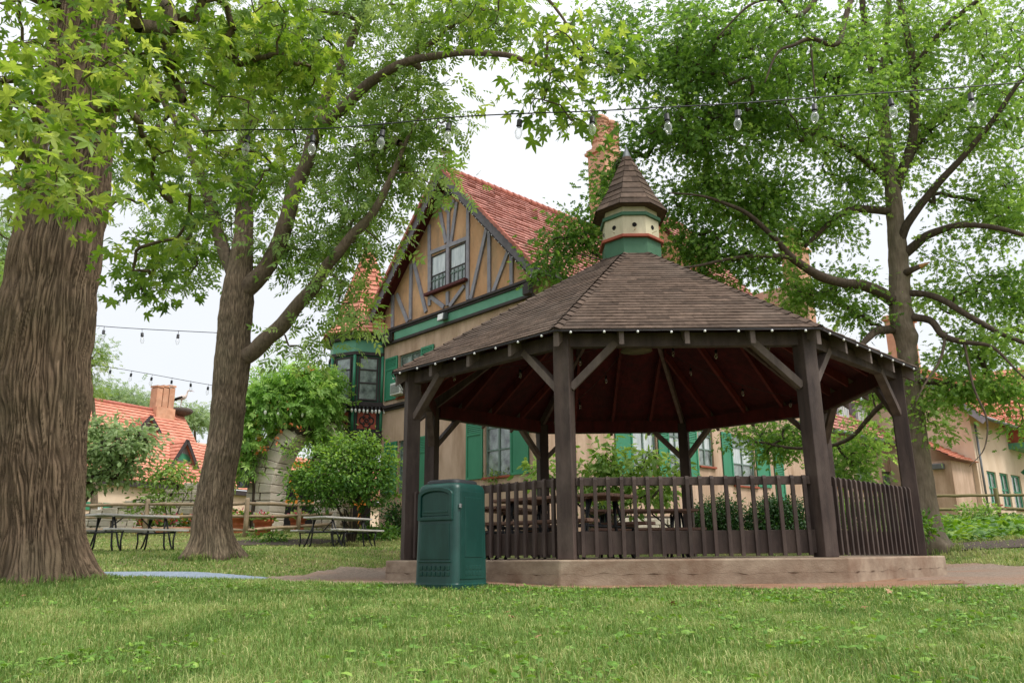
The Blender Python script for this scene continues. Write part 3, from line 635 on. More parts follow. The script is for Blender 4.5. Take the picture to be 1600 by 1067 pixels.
# ------------------------------------------------------------------ picnic tables
def make_table(label, top, frame, group, bent=True, L=1.83):
    t = thing('picnic_table', label, 'picnic table', (0, 0, 0), group)
    def planks(name, y0, y1, z, n):
        c = MB(); w = (y1 - y0) / n
        for j in range(n): c.fbox(W0, -L / 2, L / 2, y0 + j * w + .004, y0 + (j + 1) * w - .004, z - .04, z, random.random())
        for s in (-.62, .62): c.box(s - .02, s + .02, y0 + .02, y1 - .02, z - .062, z - .041)
        return c.build(name, top, t, bevel=.008)
    planks('tabletop', -.38, .38, .76, 4); planks('bench', -.78, -.52, .45, 2); planks('bench', .52, .78, .45, 2)
    for s in (-.6, .6):
        for q in (-1, 1):
            c = MB(); c.tube([(s, q * .30, .70), (s, q * .32, .40), (s, q * .36, .1), (s, q * .42, .0)], .021, 8); c.tube([(s + .04, q * .28, .70), (s + .04, q * .55, .12), (s + .04, q * .66, .0)], .019, 8)
            c.tube([(s, q * .34, .385), (s, q * .76, .385)], .02, 8); c.tube([(s, q * .74, .385), (s, q * .70, .2), (s, q * .74, 0)], .019, 8); c.build('leg', frame, t)
        c = MB(); c.tube([(s, -.34, .385), (s, .34, .385)], .02, 8); c.tube([(s, 0, .39), (s * .35, 0, .70)], .014, 6); c.build('crossbar', frame, t)
    return t
def put(t, x, y, rz, z=None): t.location = (x, y, gz(x, y) if z is None else z); t.rotation_euler = (0, 0, rz); return t
p = at(201, 859, 18.0); tb = put(make_table('grey topped picnic table with black legs on the lawn between the two large trunks', MT['greytop'], MT['black'], 'picnic tables on the lawn'), p.x, p.y, radians(55))
p = at(527, 861, 21.0); t2 = copy_tree(tb); put(t2, p.x, p.y, radians(62)); t2['label'] = 'grey topped picnic table with black legs in front of the round leafy bush'
b1 = put(make_table('brown picnic table just inside the gazebo railing nearest the litter bin', MT['browntop'], MT['black'], 'picnic tables under the gazebo'), .62, 10.42, math.atan2(-1.15, 1.41), FLOOR + .004)
for x, y, r, l in ((2.1, 13.6, 0.03, 'brown picnic table at the back of the gazebo in the middle'), (-.1, 13.0, 1.2, 'brown picnic table at the left rear side of the gazebo')):
    q = copy_tree(b1); put(q, x, y, r, FLOOR + .004); q['label'] = l

# ------------------------------------------------------------------ fences
def rail_fence(name, label, posts, heights, mat, rails, ht):
    """posts: (x, y); rails: heights above the ground; every post a part, every rail a part"""
    t = thing(name, label, 'fence', (posts[0][0], posts[0][1], gz(*posts[0])))
    for (x, y), h in zip(posts, heights):
        c = MB(); z = gz(x, y); c.tube([(x, y, z - .2), (x + random.uniform(-.01, .01), y, z + h * .5), (x, y, z + h - .03), (x, y, z + h)], [.075, .07, .068, .05], 10); c.build('post', mat, t)
    for (p, h0), (q, h1) in zip(zip(posts, heights), zip(posts[1:], heights[1:])):
        for r in rails:
            a = Vector((p[0], p[1], gz(*p) + r * h0 / ht)); b = Vector((q[0], q[1], gz(*q) + r * h1 / ht)); d = (b - a).normalized() * .06
            c = MB(); pts = [(a - d).lerp(b + d, k / 6) + Vector((0, 0, random.uniform(-.015, .015))) for k in range(7)]; c.tube(pts, [.035] + [random.uniform(.046, .056) for _ in range(5)] + [.035], 8); c.build('rail', mat, t)
    return t
def xy(px, y): p = at(px, 868, y); return (p.x, p.y)
rail_fence('rail_fence', 'weathered split rail fence beyond the lawn behind the left picnic table', [xy(20, 25.5), xy(120, 25), xy(222, 25), xy(380, 24.3), xy(463, 26.0), xy(545, 27.2)], [1.12, 1.12, 1.1, 1.14, 1.0, .95], MT['fence'], (.20, .58, .95), 1.12)
rail_fence('rail_fence', 'mossy split rail fence above the green bank on the right', [xy(1330, 29), xy(1450, 28.5), xy(1572, 28), xy(1700, 27.5)], [1.1, 1.1, 1.12, 1.12], MT['fence2'], (.40, .86), 1.1)

# ------------------------------------------------------------------ buildings
def sv(F, px, py, b=0.0):
    """survey: where the sight line through a photo point meets the wall plane of frame F"""
    a = (px - 800) / FPX; e = -(py - 533.5) / FPX; d = RT * a + UP * e + F0
    q = d * (F.p(0, b, 0).dot(F.b) / d.dot(F.b)) - F.o; return q.dot(F.a), q.dot(F.c)
def wall_grid(mb, F, a0, a1, c0, c1, holes, dep=.16, skip_ends=False):
    """flat wall with real openings: reveals run dep inwards"""
    A = sorted({a0, a1, *[h[0] for h in holes], *[h[1] for h in holes]}); C = sorted({c0, c1, *[h[2] for h in holes], *[h[3] for h in holes]})
    for p, q in zip(A, A[1:]):
        for r, s in zip(C, C[1:]):
            m, n = (p + q) / 2, (r + s) / 2
            if any(h[0] < m < h[1] and h[2] < n < h[3] for h in holes): continue
            mb.poly([F.p(p, 0, r), F.p(q, 0, r), F.p(q, 0, s), F.p(p, 0, s)], .5)
    for h in holes:
        for (p, r), (q, s) in (((h[0], h[2]), (h[1], h[2])), ((h[1], h[2]), (h[1], h[3])), ((h[1], h[3]), (h[0], h[3])), ((h[0], h[3]), (h[0], h[2]))):
            mb.poly([F.p(p, 0, r), F.p(q, 0, s), F.p(q, -dep, s), F.p(p, -dep, r)], .5)
def window(parent, F, h, nx=2, rows=(.5,), mat='sash', glass=('glass', 'glass'), sill='cred', dep=.1, fw=.06, out=.05, sillh=.07):
    """frame, glazing bars, one pane mesh per row of lights, and a sill"""
    a0, a1, c0, c1 = h; e = .004; c = MB(); b0, b1 = -dep - .03, -dep + .03
    if dep < 0: b0, b1 = .002, .05
    for q in ((a0 + e, a0 + fw, c0 + e, c1 - e), (a1 - fw, a1 - e, c0 + e, c1 - e), (a0 + fw, a1 - fw, c1 - fw, c1 - e), (a0 + fw, a1 - fw, c0 + e, c0 + fw)): c.fbox(F, q[0], q[1], b0, b1, q[2], q[3], .5)
    for k in range(1, nx): m = a0 + (a1 - a0) * k / nx; c.fbox(F, m - fw * .55, m + fw * .55, b0 + .004, b1 - .004, c0 + fw, c1 - fw, .5)
    for r in rows: m = c0 + (c1 - c0) * r; c.fbox(F, a0 + fw, a1 - fw, b0 + .008, b1 - .008, m - fw * .4, m + fw * .4, .5)
    w = c.build('window', MT[mat], parent, bevel=.005, seg=1)
    cuts = [c0 + fw * .5] + [c0 + (c1 - c0) * r for r in rows] + [c1 - fw * .5]
    for k, (p, q) in enumerate(zip(cuts, cuts[1:])):
        g = MB(); m = (b0 + b1) / 2 - .01; g.poly([F.p(a0 + fw * .5, m, p), F.p(a1 - fw * .5, m, p), F.p(a1 - fw * .5, m, q), F.p(a0 + fw * .5, m, q)]); g.build('pane', MT[glass[min(k, len(glass) - 1)]], w)
    if sill: g = MB(); g.fbox(F, a0 - .06, a1 + .06, -dep * .5 if dep > 0 else 0, out + .03, c0 - sillh, c0 - .002); g.build('sill', MT[sill], w, bevel=.01)
    return w
def shutter(parent, F, a0, a1, c0, c1, louvre=.28, b=.012):
    c = MB(); f = .07; m = c1 - (c1 - c0) * louvre
    c.fbox(F, a0, a1, b, b + .02, c0, c1, .4)
    for q in ((a0, a0 + f, c0, c1), (a1 - f, a1, c0, c1), (a0 + f, a1 - f, c0, c0 + f), (a0 + f, a1 - f, c1 - f, c1), (a0 + f, a1 - f, m - f / 2, m + f / 2)): c.fbox(F, q[0], q[1], b + .003, b + .045, q[2], q[3], .5)
    n = max(3, int((c1 - m) / .07))
    for k in range(n):
        z = m + f / 2 + (c1 - f - m - f / 2) * (k + .5) / n; c.hexa([F.p(a0 + f, b + .022, z + .012), F.p(a1 - f, b + .022, z + .012), F.p(a1 - f, b + .036, z - .018), F.p(a0 + f, b + .036, z - .018), F.p(a0 + f, b + .025, z + .018), F.p(a1 - f, b + .025, z + .018), F.p(a1 - f, b + .042, z - .012), F.p(a0 + f, b + .042, z - .012)], .6)
    return c.build('shutter', MT['green'], parent)

P0 = Vector((-4.4576, 28.0, 0)); HU = Vector((sin(radians(137)), cos(radians(137)), 0)); HV = Vector((sin(radians(47)), cos(radians(47)), 0))
FG = Frame(P0, HU, -HV); WT = 7.5; FS_ = Frame(P0 + HU * WT, HV, HU); LEN = 17.5
H = lambda t, s, z: P0 + HU * t + HV * s + Z * z
hs = thing('house', 'large half timbered house with red tiled gable, green shutters and tan stucco behind the gazebo', 'house', P0 + Z * .6)
RM, RZ, RS = 3.5, 13.0, 1.07           # ridge position, height and pitch of the main roof
rz = lambda t: RZ - abs(t - RM) * RS
def px_hole(F, x0, x1, y0, y1):
    a0, c1 = sv(F, x0, y0); a1, _ = sv(F, x1, y0); _, c0 = sv(F, (x0 + x1) / 2, y1); return (a0, a1, c0, c1)
W1 = (5.27, 6.42, 2.26, 4.15); W2 = (.75, 1.85, 2.05, 3.85); W3 = (.64, 1.94, 5.38, 6.9)
mb = MB(); wall_grid(mb, FG, -.32, WT, .3, 7.45, [W1, W2, W3])
SW = [(4.35, 5.6, 2.45, 4.35), (6.3, 7.2, 2.45, 4.35), (8.02, 8.92, 2.98, 4.4), (10.15, 11.7, 2.42, 4.3)]; SW2 = [(a, b, 5.5, 7.2) for a, b, _, _ in SW]
wall_grid(mb, FS_, 0, LEN, .3, 8.4, SW + SW2)
FL_ = Frame(P0 - HU * .32, HV, -HU); FB = Frame(P0 + HV * LEN, HU, HV)
mb.fbox(FL_, 0, LEN, -.02, 0, .3, 8.4); mb.fbox(FB, -.32, WT, -.02, 0, .3, 12)
mb.build('wall', MT['stucco'], hs)
mb = MB(); GZ = 7.45
mb.prism(FG, [(-.32, GZ), (WT, GZ), (WT, rz(WT) - .16), (RM, RZ - .16), (-.32, rz(-.32) - .16)], -.25, .004); mb.build('gable_wall', MT['stuccog'], hs)
window(hs, FG, W1, 2, (.42, .78)); window(hs, FG, W2, 2, (.42, .75)); window(hs, FG, W3, 2, (.5,))
for h in SW: window(hs, FS_, h, 2, (.42, .75), glass=('glass', 'curtain_sky', 'glass'))
for h in SW2: window(hs, FS_, h, 2, (.5,))
for a, b, p, q in ((4.45, 5.22, 2.24, 4.15), (6.47, 7.22, 2.24, 4.15), (-.06, .70, 2.05, 3.85), (1.9, 2.6, 2.05, 3.85), (-.16, .59, 5.36, 6.92), (1.99, 2.7, 5.36, 6.92)): shutter(hs, FG, a, b, p, q)
for a, b in ((3.45, 4.3), (5.65, 6.25), (7.25, 7.9), (9.45, 10.1), (11.75, 12.7)): shutter(hs, FS_, a, b, 2.42, 4.3)
shutter(hs, FS_, 13.05, 13.75, 1.4, 4.15, .5)
# ledge under the upper window, horizontal mouldings and the green board under the gable
mb = MB(); mb.fbox(FG, -.1, 2.75, .003, .16, 5.06, 5.16); mb.fbox(FG, -.1, 2.75, .003, .09, 4.98, 5.058); mb.build('ledge', MT['darktrim'], hs, bevel=.01)
mb = MB(); mb.fbox(FG, .42, 7.3, .006, .10, 7.50, 7.80); bd = mb.build('green_board', MT['band'], hs, bevel=.008)
mb = MB(); mb.fbox(FG, -.3, WT + .05, .006, .13, 7.40, 7.497); mb.fbox(FG, -.3, WT + .05, .006, .15, 7.803, 7.87); mb.fbox(FG, -.3, WT + .05, .006, .20, 7.873, 7.96); mb.build('moulding', MT['darktrim'], hs, bevel=.01)
for e0, e1 in ((-.02, .40), (7.32, 7.62)): mb = MB(); mb.fbox(FG, e0, e1, .15, .30, 7.44, 7.80); mb.build('beam_end', MT['darktrim'], hs, bevel=.02)
# half timbering, surveyed stroke by stroke
GWIN = px_hole(FG, 674, 730, 399, 449); GL = (2.47, 3.33, 8.82, 10.12); GRr = (3.52, 4.38, 8.82, 10.12)
def stroke(mb, F, p, q, w=.15, b=.05): a0, c0 = sv(F, *p); a1, c1 = sv(F, *q); mb.beam(F.p(a0, b / 2 + .006, c0), F.p(a1, b / 2 + .006, c1), b, w, (F.p(a1, 0, c1) - F.p(a0, 0, c0)).normalized().cross(F.b))
ST = [((671.7, 352), (672, 478)), ((732.5, 326), (731.8, 469)), ((674, 395.5), (731, 373)), ((700.5, 456), (700.8, 478)), ((673, 463), (695, 480)), ((727, 447), (704, 479)), ((702, 328), (701.5, 384)),
      ((688.6, 330), (698, 380)), ((715, 316.5), (706, 380)), ((689, 320), (702, 331)), ((702, 331), (711, 313)), ((762, 357), (737, 468)), ((765.5, 359), (765.5, 462)), ((797, 388), (771, 459)),
      ((800.4, 392), (800.4, 452)), ((643.5, 413), (642.5, 500)), ((647, 407), (667, 488)), ((615, 462), (614.5, 512)), ((621, 460), (638, 503)), ((673, 452), (673, 399)), ((701, 387), (701, 452))]
mb = MB(); 
for k, (p, q) in enumerate(ST): stroke(mb, FG, p, q, .15, .05 + .003 * (k % 6))
mb.build('timber_frame', MT['timber'], hs, bevel=.008)
for h in (GL, GRr): window(hs, FG, h, 1, (.42,), 'darktrim', ('glass', 'curtain_sky'), None, -.02, .05)
for a in (GL, GRr):                         # lattice in the lower lights
    mb = MB()
    for k in (1, 2, 3): m = a[0] + (a[1] - a[0]) * k / 4; mb.fbox(FG, m - .014, m + .014, .03, .045, a[2] + .06, a[2] + .50)
    mb.fbox(FG, a[0] + .05, a[1] - .05, .03, .043, a[2] + .36, a[2] + .40); mb.build('glazing_bars', MT['sash'], hs)
mb = MB(); mb.fbox(FG, GL[0] - .2, GRr[1] + .12, .01, .2, 8.68, 8.78); mb.build('gable_sill', MT['maroon'], hs, bevel=.012)
mb = MB(); mb.prism(FG, [(RM - .52, RZ - .9), (RM + .5, RZ - .9), (RM + .1, RZ - .42), (RM - .1, RZ - .42)], .004, .03)
mb.build('vent_opening', MT['dark'], hs); mb = MB()
for k in range(6): z = RZ - .86 + k * .075; w = .46 - k * .065; mb.fbox(FG, RM - w, RM + w, .032, .06, z, z + .03)
mb.build('vent_slats', MT['timber'], hs)
# roof with overhanging verge, bargeboards and soffit
OV = -.55; TL, TR = -1.25, 8.15
mb = MB()
slope_tiles(mb, H(TR, OV, rz(TR)), H(TR, LEN, rz(TR)), H(RM, OV, RZ), H(RM, LEN, RZ), 27, .3, .05, .3, vj=.06)
slope_tiles(mb, H(TL, OV, rz(TL)), H(TL, LEN, rz(TL)), H(RM, OV, RZ), H(RM, LEN, RZ), 27, .3, .05, .3)
rf = mb.build('roof', MT['tile'], hs)
mb = MB()
for k in range(58):
    s0 = OV + k * (LEN - OV) / 58; s1 = s0 + (LEN - OV) / 58 * 1.12; mb.tube([H(RM, s0, RZ + .03), H(RM, s1, RZ + .005)], [.13, .115], 8, cap=True)
mb.build('ridge_tiles', MT['ridge'], rf)
mb = MB()
for t_ in (TR, TL):                         # verge tiles up the gable edge
    A, B = H(t_, OV - .01, rz(t_) + .05), H(RM, OV - .01, RZ + .05); n = 27
    for k in range(n): p, q = A.lerp(B, k / n), A.lerp(B, (k + 1.15) / n); mb.beam(p + Z * .02, q - Z * .02, .10, .10, HV)
mb.build('verge_tiles', MT['ridge'], rf)
for t_, nm in ((TR, 1), (TL, -1)):
    A, B = H(t_, OV + .05, rz(t_) - .20), H(RM, OV + .05, RZ - .20); up = (B - A).normalized().cross(HV); mb = MB(); mb.beam(A, B, .05, .30, up); mb.build('bargeboard', MT['barge'], hs)
    A, B = A - Z * .21, B - Z * .21; mb = MB(); mb.beam(A + HV * .03, B + HV * .03, .05, .09, up); mb.build('barge_trim', MT['maroon' if nm < 0 else 'darktrim'], hs)
    mb = MB(); q = .12; mb.poly([H(t_, OV + .03, rz(t_) - q), H(RM, OV + .03, RZ - q), H(RM, .02, RZ - q), H(t_, .02, rz(t_) - q)]); mb.build('soffit', MT['maroon'], hs)
    mb = MB(); mb.beam(H(t_ - .03 * nm, OV, rz(t_) - .06), H(t_ - .03 * nm, LEN, rz(t_) - .06), .12, .14); mb.build('gutter', MT['darktrim'], hs)
# higher hall roof further back
mb = MB(); R2 = 15.3; s0, s1 = 11.6, 14.3
for t_ in (8.6, -2.2): slope_tiles(mb, H(t_, s0, 8.2), H(t_, s1, 8.2), H(3.2, s0, R2), H(3.2, s1, R2), 30, .32, .05)
mb.build('hall_roof', MT['tile'], hs); mb = MB()
for s_ in (s0 + .35, s1 - .35): mb.poly([H(-1.7, s_, 8.2), H(8.1, s_, 8.2), H(3.2, s_, R2 - .45)])
mb.build('hall_gable', MT['stuccog'], hs)
# flood light on the green board, air conditioner in the upper window
a, c = sv(FG, 700, 495); mb = MB(); mb.hexa([FG.p(a + x, b, c + z) for x, b, z in ((-.16, .12, -.14), (.16, .12, -.14), (.16, .34, -.20), (-.16, .34, -.20), (-.16, .12, .10), (.16, .12, .10), (.16, .30, .06), (-.16, .30, .06))]); fl = mb.build('flood_light', MT['lead'], hs, bevel=.02)
mb = MB(); mb.hexa([FG.p(a + x, b, c + z) for x, b, z in ((-.14, .345, -.17), (.14, .345, -.17), (.14, .35, -.17), (-.14, .35, -.17), (-.14, .31, .04), (.14, .31, .04), (.14, .32, .04), (-.14, .32, .04))]); mb.build('lens', MT['bulb'], fl)
mb = MB(); mb.fbox(FG, .68, 1.28, -.05, .38, 5.4, 5.82); ac = mb.build('air_conditioner', MT['white'], hs, bevel=.015); mb = MB()
for k in range(9): z = 5.45 + k * .036; mb.fbox(FG, .72, 1.24, .381, .39, z, z + .016)
mb.build('grille', MT['lead'], ac)
mb = MB(); mb.tube([FS_.p(17.2, .1, 8.3), FS_.p(17.2, .1, 1.2)], .05, 8); mb.build('downpipe', MT['darktrim'], hs)
# chimney with two ornate pots, standing on the ridge
def chimney(parent, x, y, w, d, z0, z1, pots, ph, pr):
    F = Frame((x, y, 0), HV, -HU); mb = MB(); mb.fbox(F, -w / 2, w / 2, -d / 2, d / 2, z0, z1 - .25); mb.fbox(F, -w / 2 - .1, w / 2 + .1, -d / 2 - .1, d / 2 + .1, z1 - .25, z1 - .12); mb.fbox(F, -w / 2 - .04, w / 2 + .04, -d / 2 - .04, d / 2 + .04, z1 - .118, z1)
    ch = mb.build('chimney', MT['brick'], parent, bevel=.02)
    for k in range(pots):
        c = F.p((k - (pots - 1) / 2) * (w / pots), 0, z1); mb = MB(); r = pr
        mb.lathe(c, [(r * 1.1, 0), (r * 1.1, ph * .07), (r, ph * .1), (r * .97, ph * .82), (r * 1.15, ph * .86), (r * 1.15, ph * .92), (r * .9, ph * .95), (r * .8, ph)], 12, sm=False)
        for q in range(6):                 # raised lozenges winding round the pot
            for j in range(12):
                a = 2 * pi * (j + .5 * (q % 2)) / 12; zc = ph * (.16 + q * .115); e = lambda da, dz: c + Vector((cos(a + da) * r * 1.03, sin(a + da) * r * 1.03, zc + dz))
                mb.tube([e(-.2, 0), e(0, ph * .055), e(.2, 0)], .022, 4)
        mb.build('chimney_pot', MT['brick'], ch)
    return ch
chimney(hs, 4.12, 31.0, 1.35, .95, 10.5, 16.7, 2, 1.55, .36)
p = H(6.57, 18.6, 0); chimney(hs, p.x, p.y, 1.25, .8, 8, 14.2, 2, .9, .28)
# corner turret: half timbered oriel under a pointed tiled roof
CT = Vector((-5.59, 29.2, 0)); TR_ = 1.31; ta = radians(90 - 161)     # front face looks at the lawn
tv = lambda i, r, z: CT + Vector((cos(ta + pi / 8 + i * pi / 4) * r, sin(ta + pi / 8 + i * pi / 4) * r, z))
def tl(mb, r, z0, z1, var=.5): mb.lathe(CT, [(r, z0), (r, z1)], 8, ta + pi / 8, var, False)
tl(m := MB(), TR_ - .05, 4.2, 7.9); tur = m.build('turret', MT['gdark'], hs)
tl(m := MB(), TR_ + .10, 4.06, 4.16); tl(m, TR_ + .04, 4.162, 4.3); tl(m, TR_ + .16, 5.14, 5.24); tl(m, TR_ + .08, 5.04, 5.138); tl(m, TR_ + .06, 5.242, 5.34); m.build('turret_moulding', MT['darktrim'], tur, bevel=.015); tl(m := MB(), TR_ + .055, 7.052, 7.168); m.build('head_moulding', MT['darktrim'], tur)
m = MB(); m.lathe(CT, [(.3, 3.3), (.9, 3.75), (TR_ - .05, 4.05)], 8, ta + pi / 8, .5, False); m.build('corbel', MT['darktrim'], tur)
tl(m := MB(), TR_ + .0, 7.172, 7.62); m.build('turret_frieze', MT['band'], tur, bevel=.01)
tl(m := MB(), TR_ + .14, 7.622, 7.74); tl(m, TR_ + .24, 7.742, 7.84); m.build('cornice', MT['darktrim'], tur, bevel=.012)
m = MB()
for i in range(8): slope_tiles(m, tv(i, 1.66, 7.85), tv(i + 1, 1.66, 7.85), tv(i, 1.30, 8.35), tv(i + 1, 1.30, 8.35), 3, .28, .04)
for i in range(8): slope_tiles(m, tv(i, 1.30, 8.35), tv(i + 1, 1.30, 8.35), tv(i, .05, 11.9), tv(i + 1, .05, 11.9), 18, .28, .04)
m.poly([tv(i, 1.62, 7.85) for i in range(8)]); m.build('turret_roof', MT['tileo'], tur)
for i in range(8):                          # corner posts, windows and quatrefoil panels on the faces that look out
    m = MB(); p = tv(i, TR_ + .005, 0); m.tube([p + Z * 4.31, p + Z * 5.03], .055, 8); m.tube([p + Z * 5.35, p + Z * 7.04], .055, 8); m.build('corner_post', MT['green'], tur)
for i in (5, 6, 7, 0):
    A, B = tv(i, TR_, 0), tv(i + 1, TR_, 0); n_ = ((A + B) / 2 - CT).normalized(); F = Frame((A + B) / 2 - n_ * .03, B - A, n_); hw = .36
    window(tur, F, (-hw, hw, 5.38, 7.0), 1, (.40, .70), 'darktrim', ('glass', 'glass', 'glass'), None, -.02, .065)
    for s in (-1, 1): m = MB(); m.fbox(F, s * .43 - .035, s * .43 + .035, .004, .03, 5.36, 7.04); m.fbox(F, s * .43 - .03, s * .43 + .03, .004, .03, 4.32, 5.02); m.build('turret_post', MT['darktrim'], tur)
    m = MB(); m.fbox(F, -.36, .36, .003, .02, 4.34, 5.0); pn = m.build('red_panel', MT['redsoffit'], tur)
    m = MB()
    for q in ((-.37, .37, 4.33, 4.37), (-.37, .37, 4.97, 5.01), (-.37, -.33, 4.371, 4.969), (.33, .37, 4.371, 4.969)): m.fbox(F, q[0], q[1], .021, .05, q[2], q[3])
    for k in range(4):
        a = k * pi / 2; cx, cz = .125 * cos(a), .125 * sin(a); m.tube([F.p(cx + .125 * cos(a + x), .035, 4.67 + cz + .125 * sin(a + x)) for x in np.linspace(-2.2, 2.2, 14)], .026, 6)
    m.tube([F.p(.06 * cos(x), .035, 4.67 + .06 * sin(x)) for x in np.linspace(0, 2 * pi, 10)], .03, 6); m.build('quatrefoil', MT['darktrim'], pn)

# ------------------------------------------------------------------ dormered side wing and the pale cross wing on the right
wg = thing('house_wing', 'low stucco wing with red tiled roof and dormers seen between the right gazebo posts', 'house', H(7.5, 18, 1)); FW = FS_; WS0, WS1 = LEN + .02, 24.2
hw_ = [(*sorted((sv(FW, x0, 740)[0], sv(FW, x1, 740)[0])), 2.75, 3.75) for x0, x1 in ((1302, 1318), (1338, 1362), (1378, 1396))]
mb = MB(); wall_grid(mb, FW, WS0, WS1, .4, 5.1, hw_); mb.fbox(Frame(P0 + HU * 7.5 + HV * WS0, HU, -HV), -5, 0, -.02, 0, .4, 8); mb.build('wall', MT['stucco'], wg)
for h in hw_: window(wg, FW, h, 2, (.5,))
mb = MB(); slope_tiles(mb, H(8.0, WS0, 5.15), H(8.0, WS1 + 2, 5.15), H(4.0, WS0, 9.4), H(4.0, WS1 + 2, 9.4), 20, .3, .05); mb.build('roof', MT['tile'], wg)
mb = MB(); mb.tube([H(8.08, WS0, 5.06), H(8.08, WS1, 5.04)], .08, 8); mb.build('gutter', MT['lead'], wg)
for a in (18.6, 20.6, 22.6):
    FD = Frame(P0 + HU * 7.1 + HV * a, HV, HU); mb = MB(); mb.fbox(FD, -.62, .62, -2, 0, 5.7, 7.0); d = mb.build('dormer', MT['timber'], wg); window(d, FD, (-.5, .5, 5.95, 6.85), 2, (), 'white', ('curtain_sky',), None, -.02, .06)
    mb = MB(); slope_tiles(mb, FD.p(-.8, .25, 7.0), FD.p(.8, .25, 7.0), FD.p(-.8, -2.2, 7.9), FD.p(.8, -2.2, 7.9), 6, .3, .05); mb.build('dormer_roof', MT['tile'], d)

cw = thing('cross_wing', 'pale stucco cross wing with orange tiled roof and three green windows behind the mossy fence', 'house', H(11.3, 24.5, 1.2)); GS, GT = 24.2, 11.3; CM, CZ = 8.6, 9.2
FR = Frame(P0 + HU * GT + HV * 0, HV, HU); FC = Frame(P0 + HV * GS, HU, -HV); cz = lambda t: CZ - abs(t - CM) * .98
gw_ = [px_hole(FR, *q) for q in ((1541, 1555, 735, 786), (1561, 1574, 738, 791), (1579, 1593, 741, 795))]; SE = 40
mb = MB(); wall_grid(mb, FR, GS, SE, .4, cz(GT) - .1, gw_); wall_grid(mb, FC, CM - 4, GT, .4, cz(GT) - .1, []); mb.prism(FC, [(CM - (GT - CM), cz(GT) - .101), (GT, cz(GT) - .101), (CM, CZ - .12)], -.2, 0); mb.build('wall', MT['stuccop'], cw)
for h in gw_: window(cw, FR, h, 2, (.5,), 'green', ('glass',), 'cred', fw=.09)
mb = MB(); E_ = GT + .75
slope_tiles(mb, H(E_, GS - .45, cz(E_)), H(E_, SE, cz(E_)), H(CM, GS - .45, CZ), H(CM, SE, CZ), 15, .3, .06); slope_tiles(mb, H(2 * CM - E_, GS - .45, cz(E_)), H(2 * CM - E_, SE, cz(E_)), H(CM, GS - .45, CZ), H(CM, SE, CZ), 15, .3, .06); rf2 = mb.build('roof', MT['tileo'], cw)
for t_ in (E_, 2 * CM - E_):
    A, B = H(t_, GS - .42, cz(t_) - .2), H(CM, GS - .42, CZ - .2); mb = MB(); mb.beam(A, B, .06, .28, (B - A).normalized().cross(HV)); mb.build('bargeboard', MT['timber'], cw)
mb = MB(); mb.tube([H(E_ + .03, GS - .4, cz(E_) - .05), H(E_ + .03, 28.6, cz(E_) - .05)], .08, 8); mb.tube([H(GT + .1, GS + .3, cz(E_) - .1), H(GT + .1, GS + .3, .8)], .05, 8); mb.build('gutter', MT['lead'], cw)
# projecting side gable with red soffit and scalloped bargeboard
S0_, S1_ = 28.8, 34.2; SM = (S0_ + S1_) / 2; PJ = 1.5; sz = lambda s: 9.3 - abs(s - SM) * 1.25
FP = Frame(P0 + HU * (GT + .9), HV, HU)
mb = MB(); mb.prism(FP, [(S0_ + .6, 5.2), (S1_ - .6, 5.2), (S1_ - .6, sz(S1_ - .6) - .1), (SM, 9.1), (S0_ + .6, sz(S0_ + .6) - .1)], -.9, 0); mb.build('gable_panel', MT['redsoffit'], cw)
mb = MB(); mb.fbox(FP, S0_ + .5, S1_ - .5, -.9, .1, 4.9, 5.18); mb.build('gable_beam', MT['band'], cw)
for e in (S0_, S1_):
    mb = MB(); slope_tiles(mb, FP.p(e, .9, sz(e)), FP.p(e, -4, sz(e)), FP.p(SM, .9, 9.3), FP.p(SM, -4, 9.3), 13, .3, .06); mb.build('gable_roof', MT['tileo'], cw)
    A, B = FP.p(e, .88, sz(e) - .15), FP.p(SM, .88, 9.15); mb = MB(); mb.beam(A, B, .05, .3, (B - A).normalized().cross(HU))
    for k in range(16): q = A.lerp(B, (k + .5) / 16) - Z * .2; mb.beam(q, q - Z * .14, .05, .1, HU)
    mb.build('bargeboard', MT['lead'], cw)
mb = MB(); mb.tube([FP.p(S0_ + .9, -.2, 4.9), FP.p(S0_ + .9, .3, 4.4), FP.p(S0_ + .9, -.6, 3.7)], .1, 8); mb.build('bracket', MT['green'], cw)
# lean-to with a flood light against the cross wing
lt = thing('lean_to', 'small shaded lean-to with tiled roof tucked against the pale cross wing', 'outbuilding', H(9.4, 22.4, 1)); L0, L1, T0, T1_ = 21.6, 24.18, 9.7, 11.1
mb = MB(); mb.fbox(Frame(P0, HU, HV), T0, T1_, L0, L1 - .02, .5, 3.82); mb.build('wall', MT['stucco'], lt)
mb = MB(); slope_tiles(mb, H(T1_ + .3, L0 - .3, 3.85), H(T1_ + .3, L1 - .03, 3.85), H(T0 - .2, L0 - .3, 5.0), H(T0 - .2, L1 - .03, 5.0), 7, .3, .05); mb.build('roof', MT['tileo'], lt)
mb = MB(); mb.fbox(Frame(P0, HU, -HV), T1_ - .75, T1_ - .25, -L0 + .02, -L0 + .28, 3.45, 3.7); mb.build('flood_light', MT['lead'], lt, bevel=.03)
p = H(8.7, 24.6, 0); chimney(cw, p.x, p.y, 1.5, .9, 7.5, 11.4, 2, .5, .24)

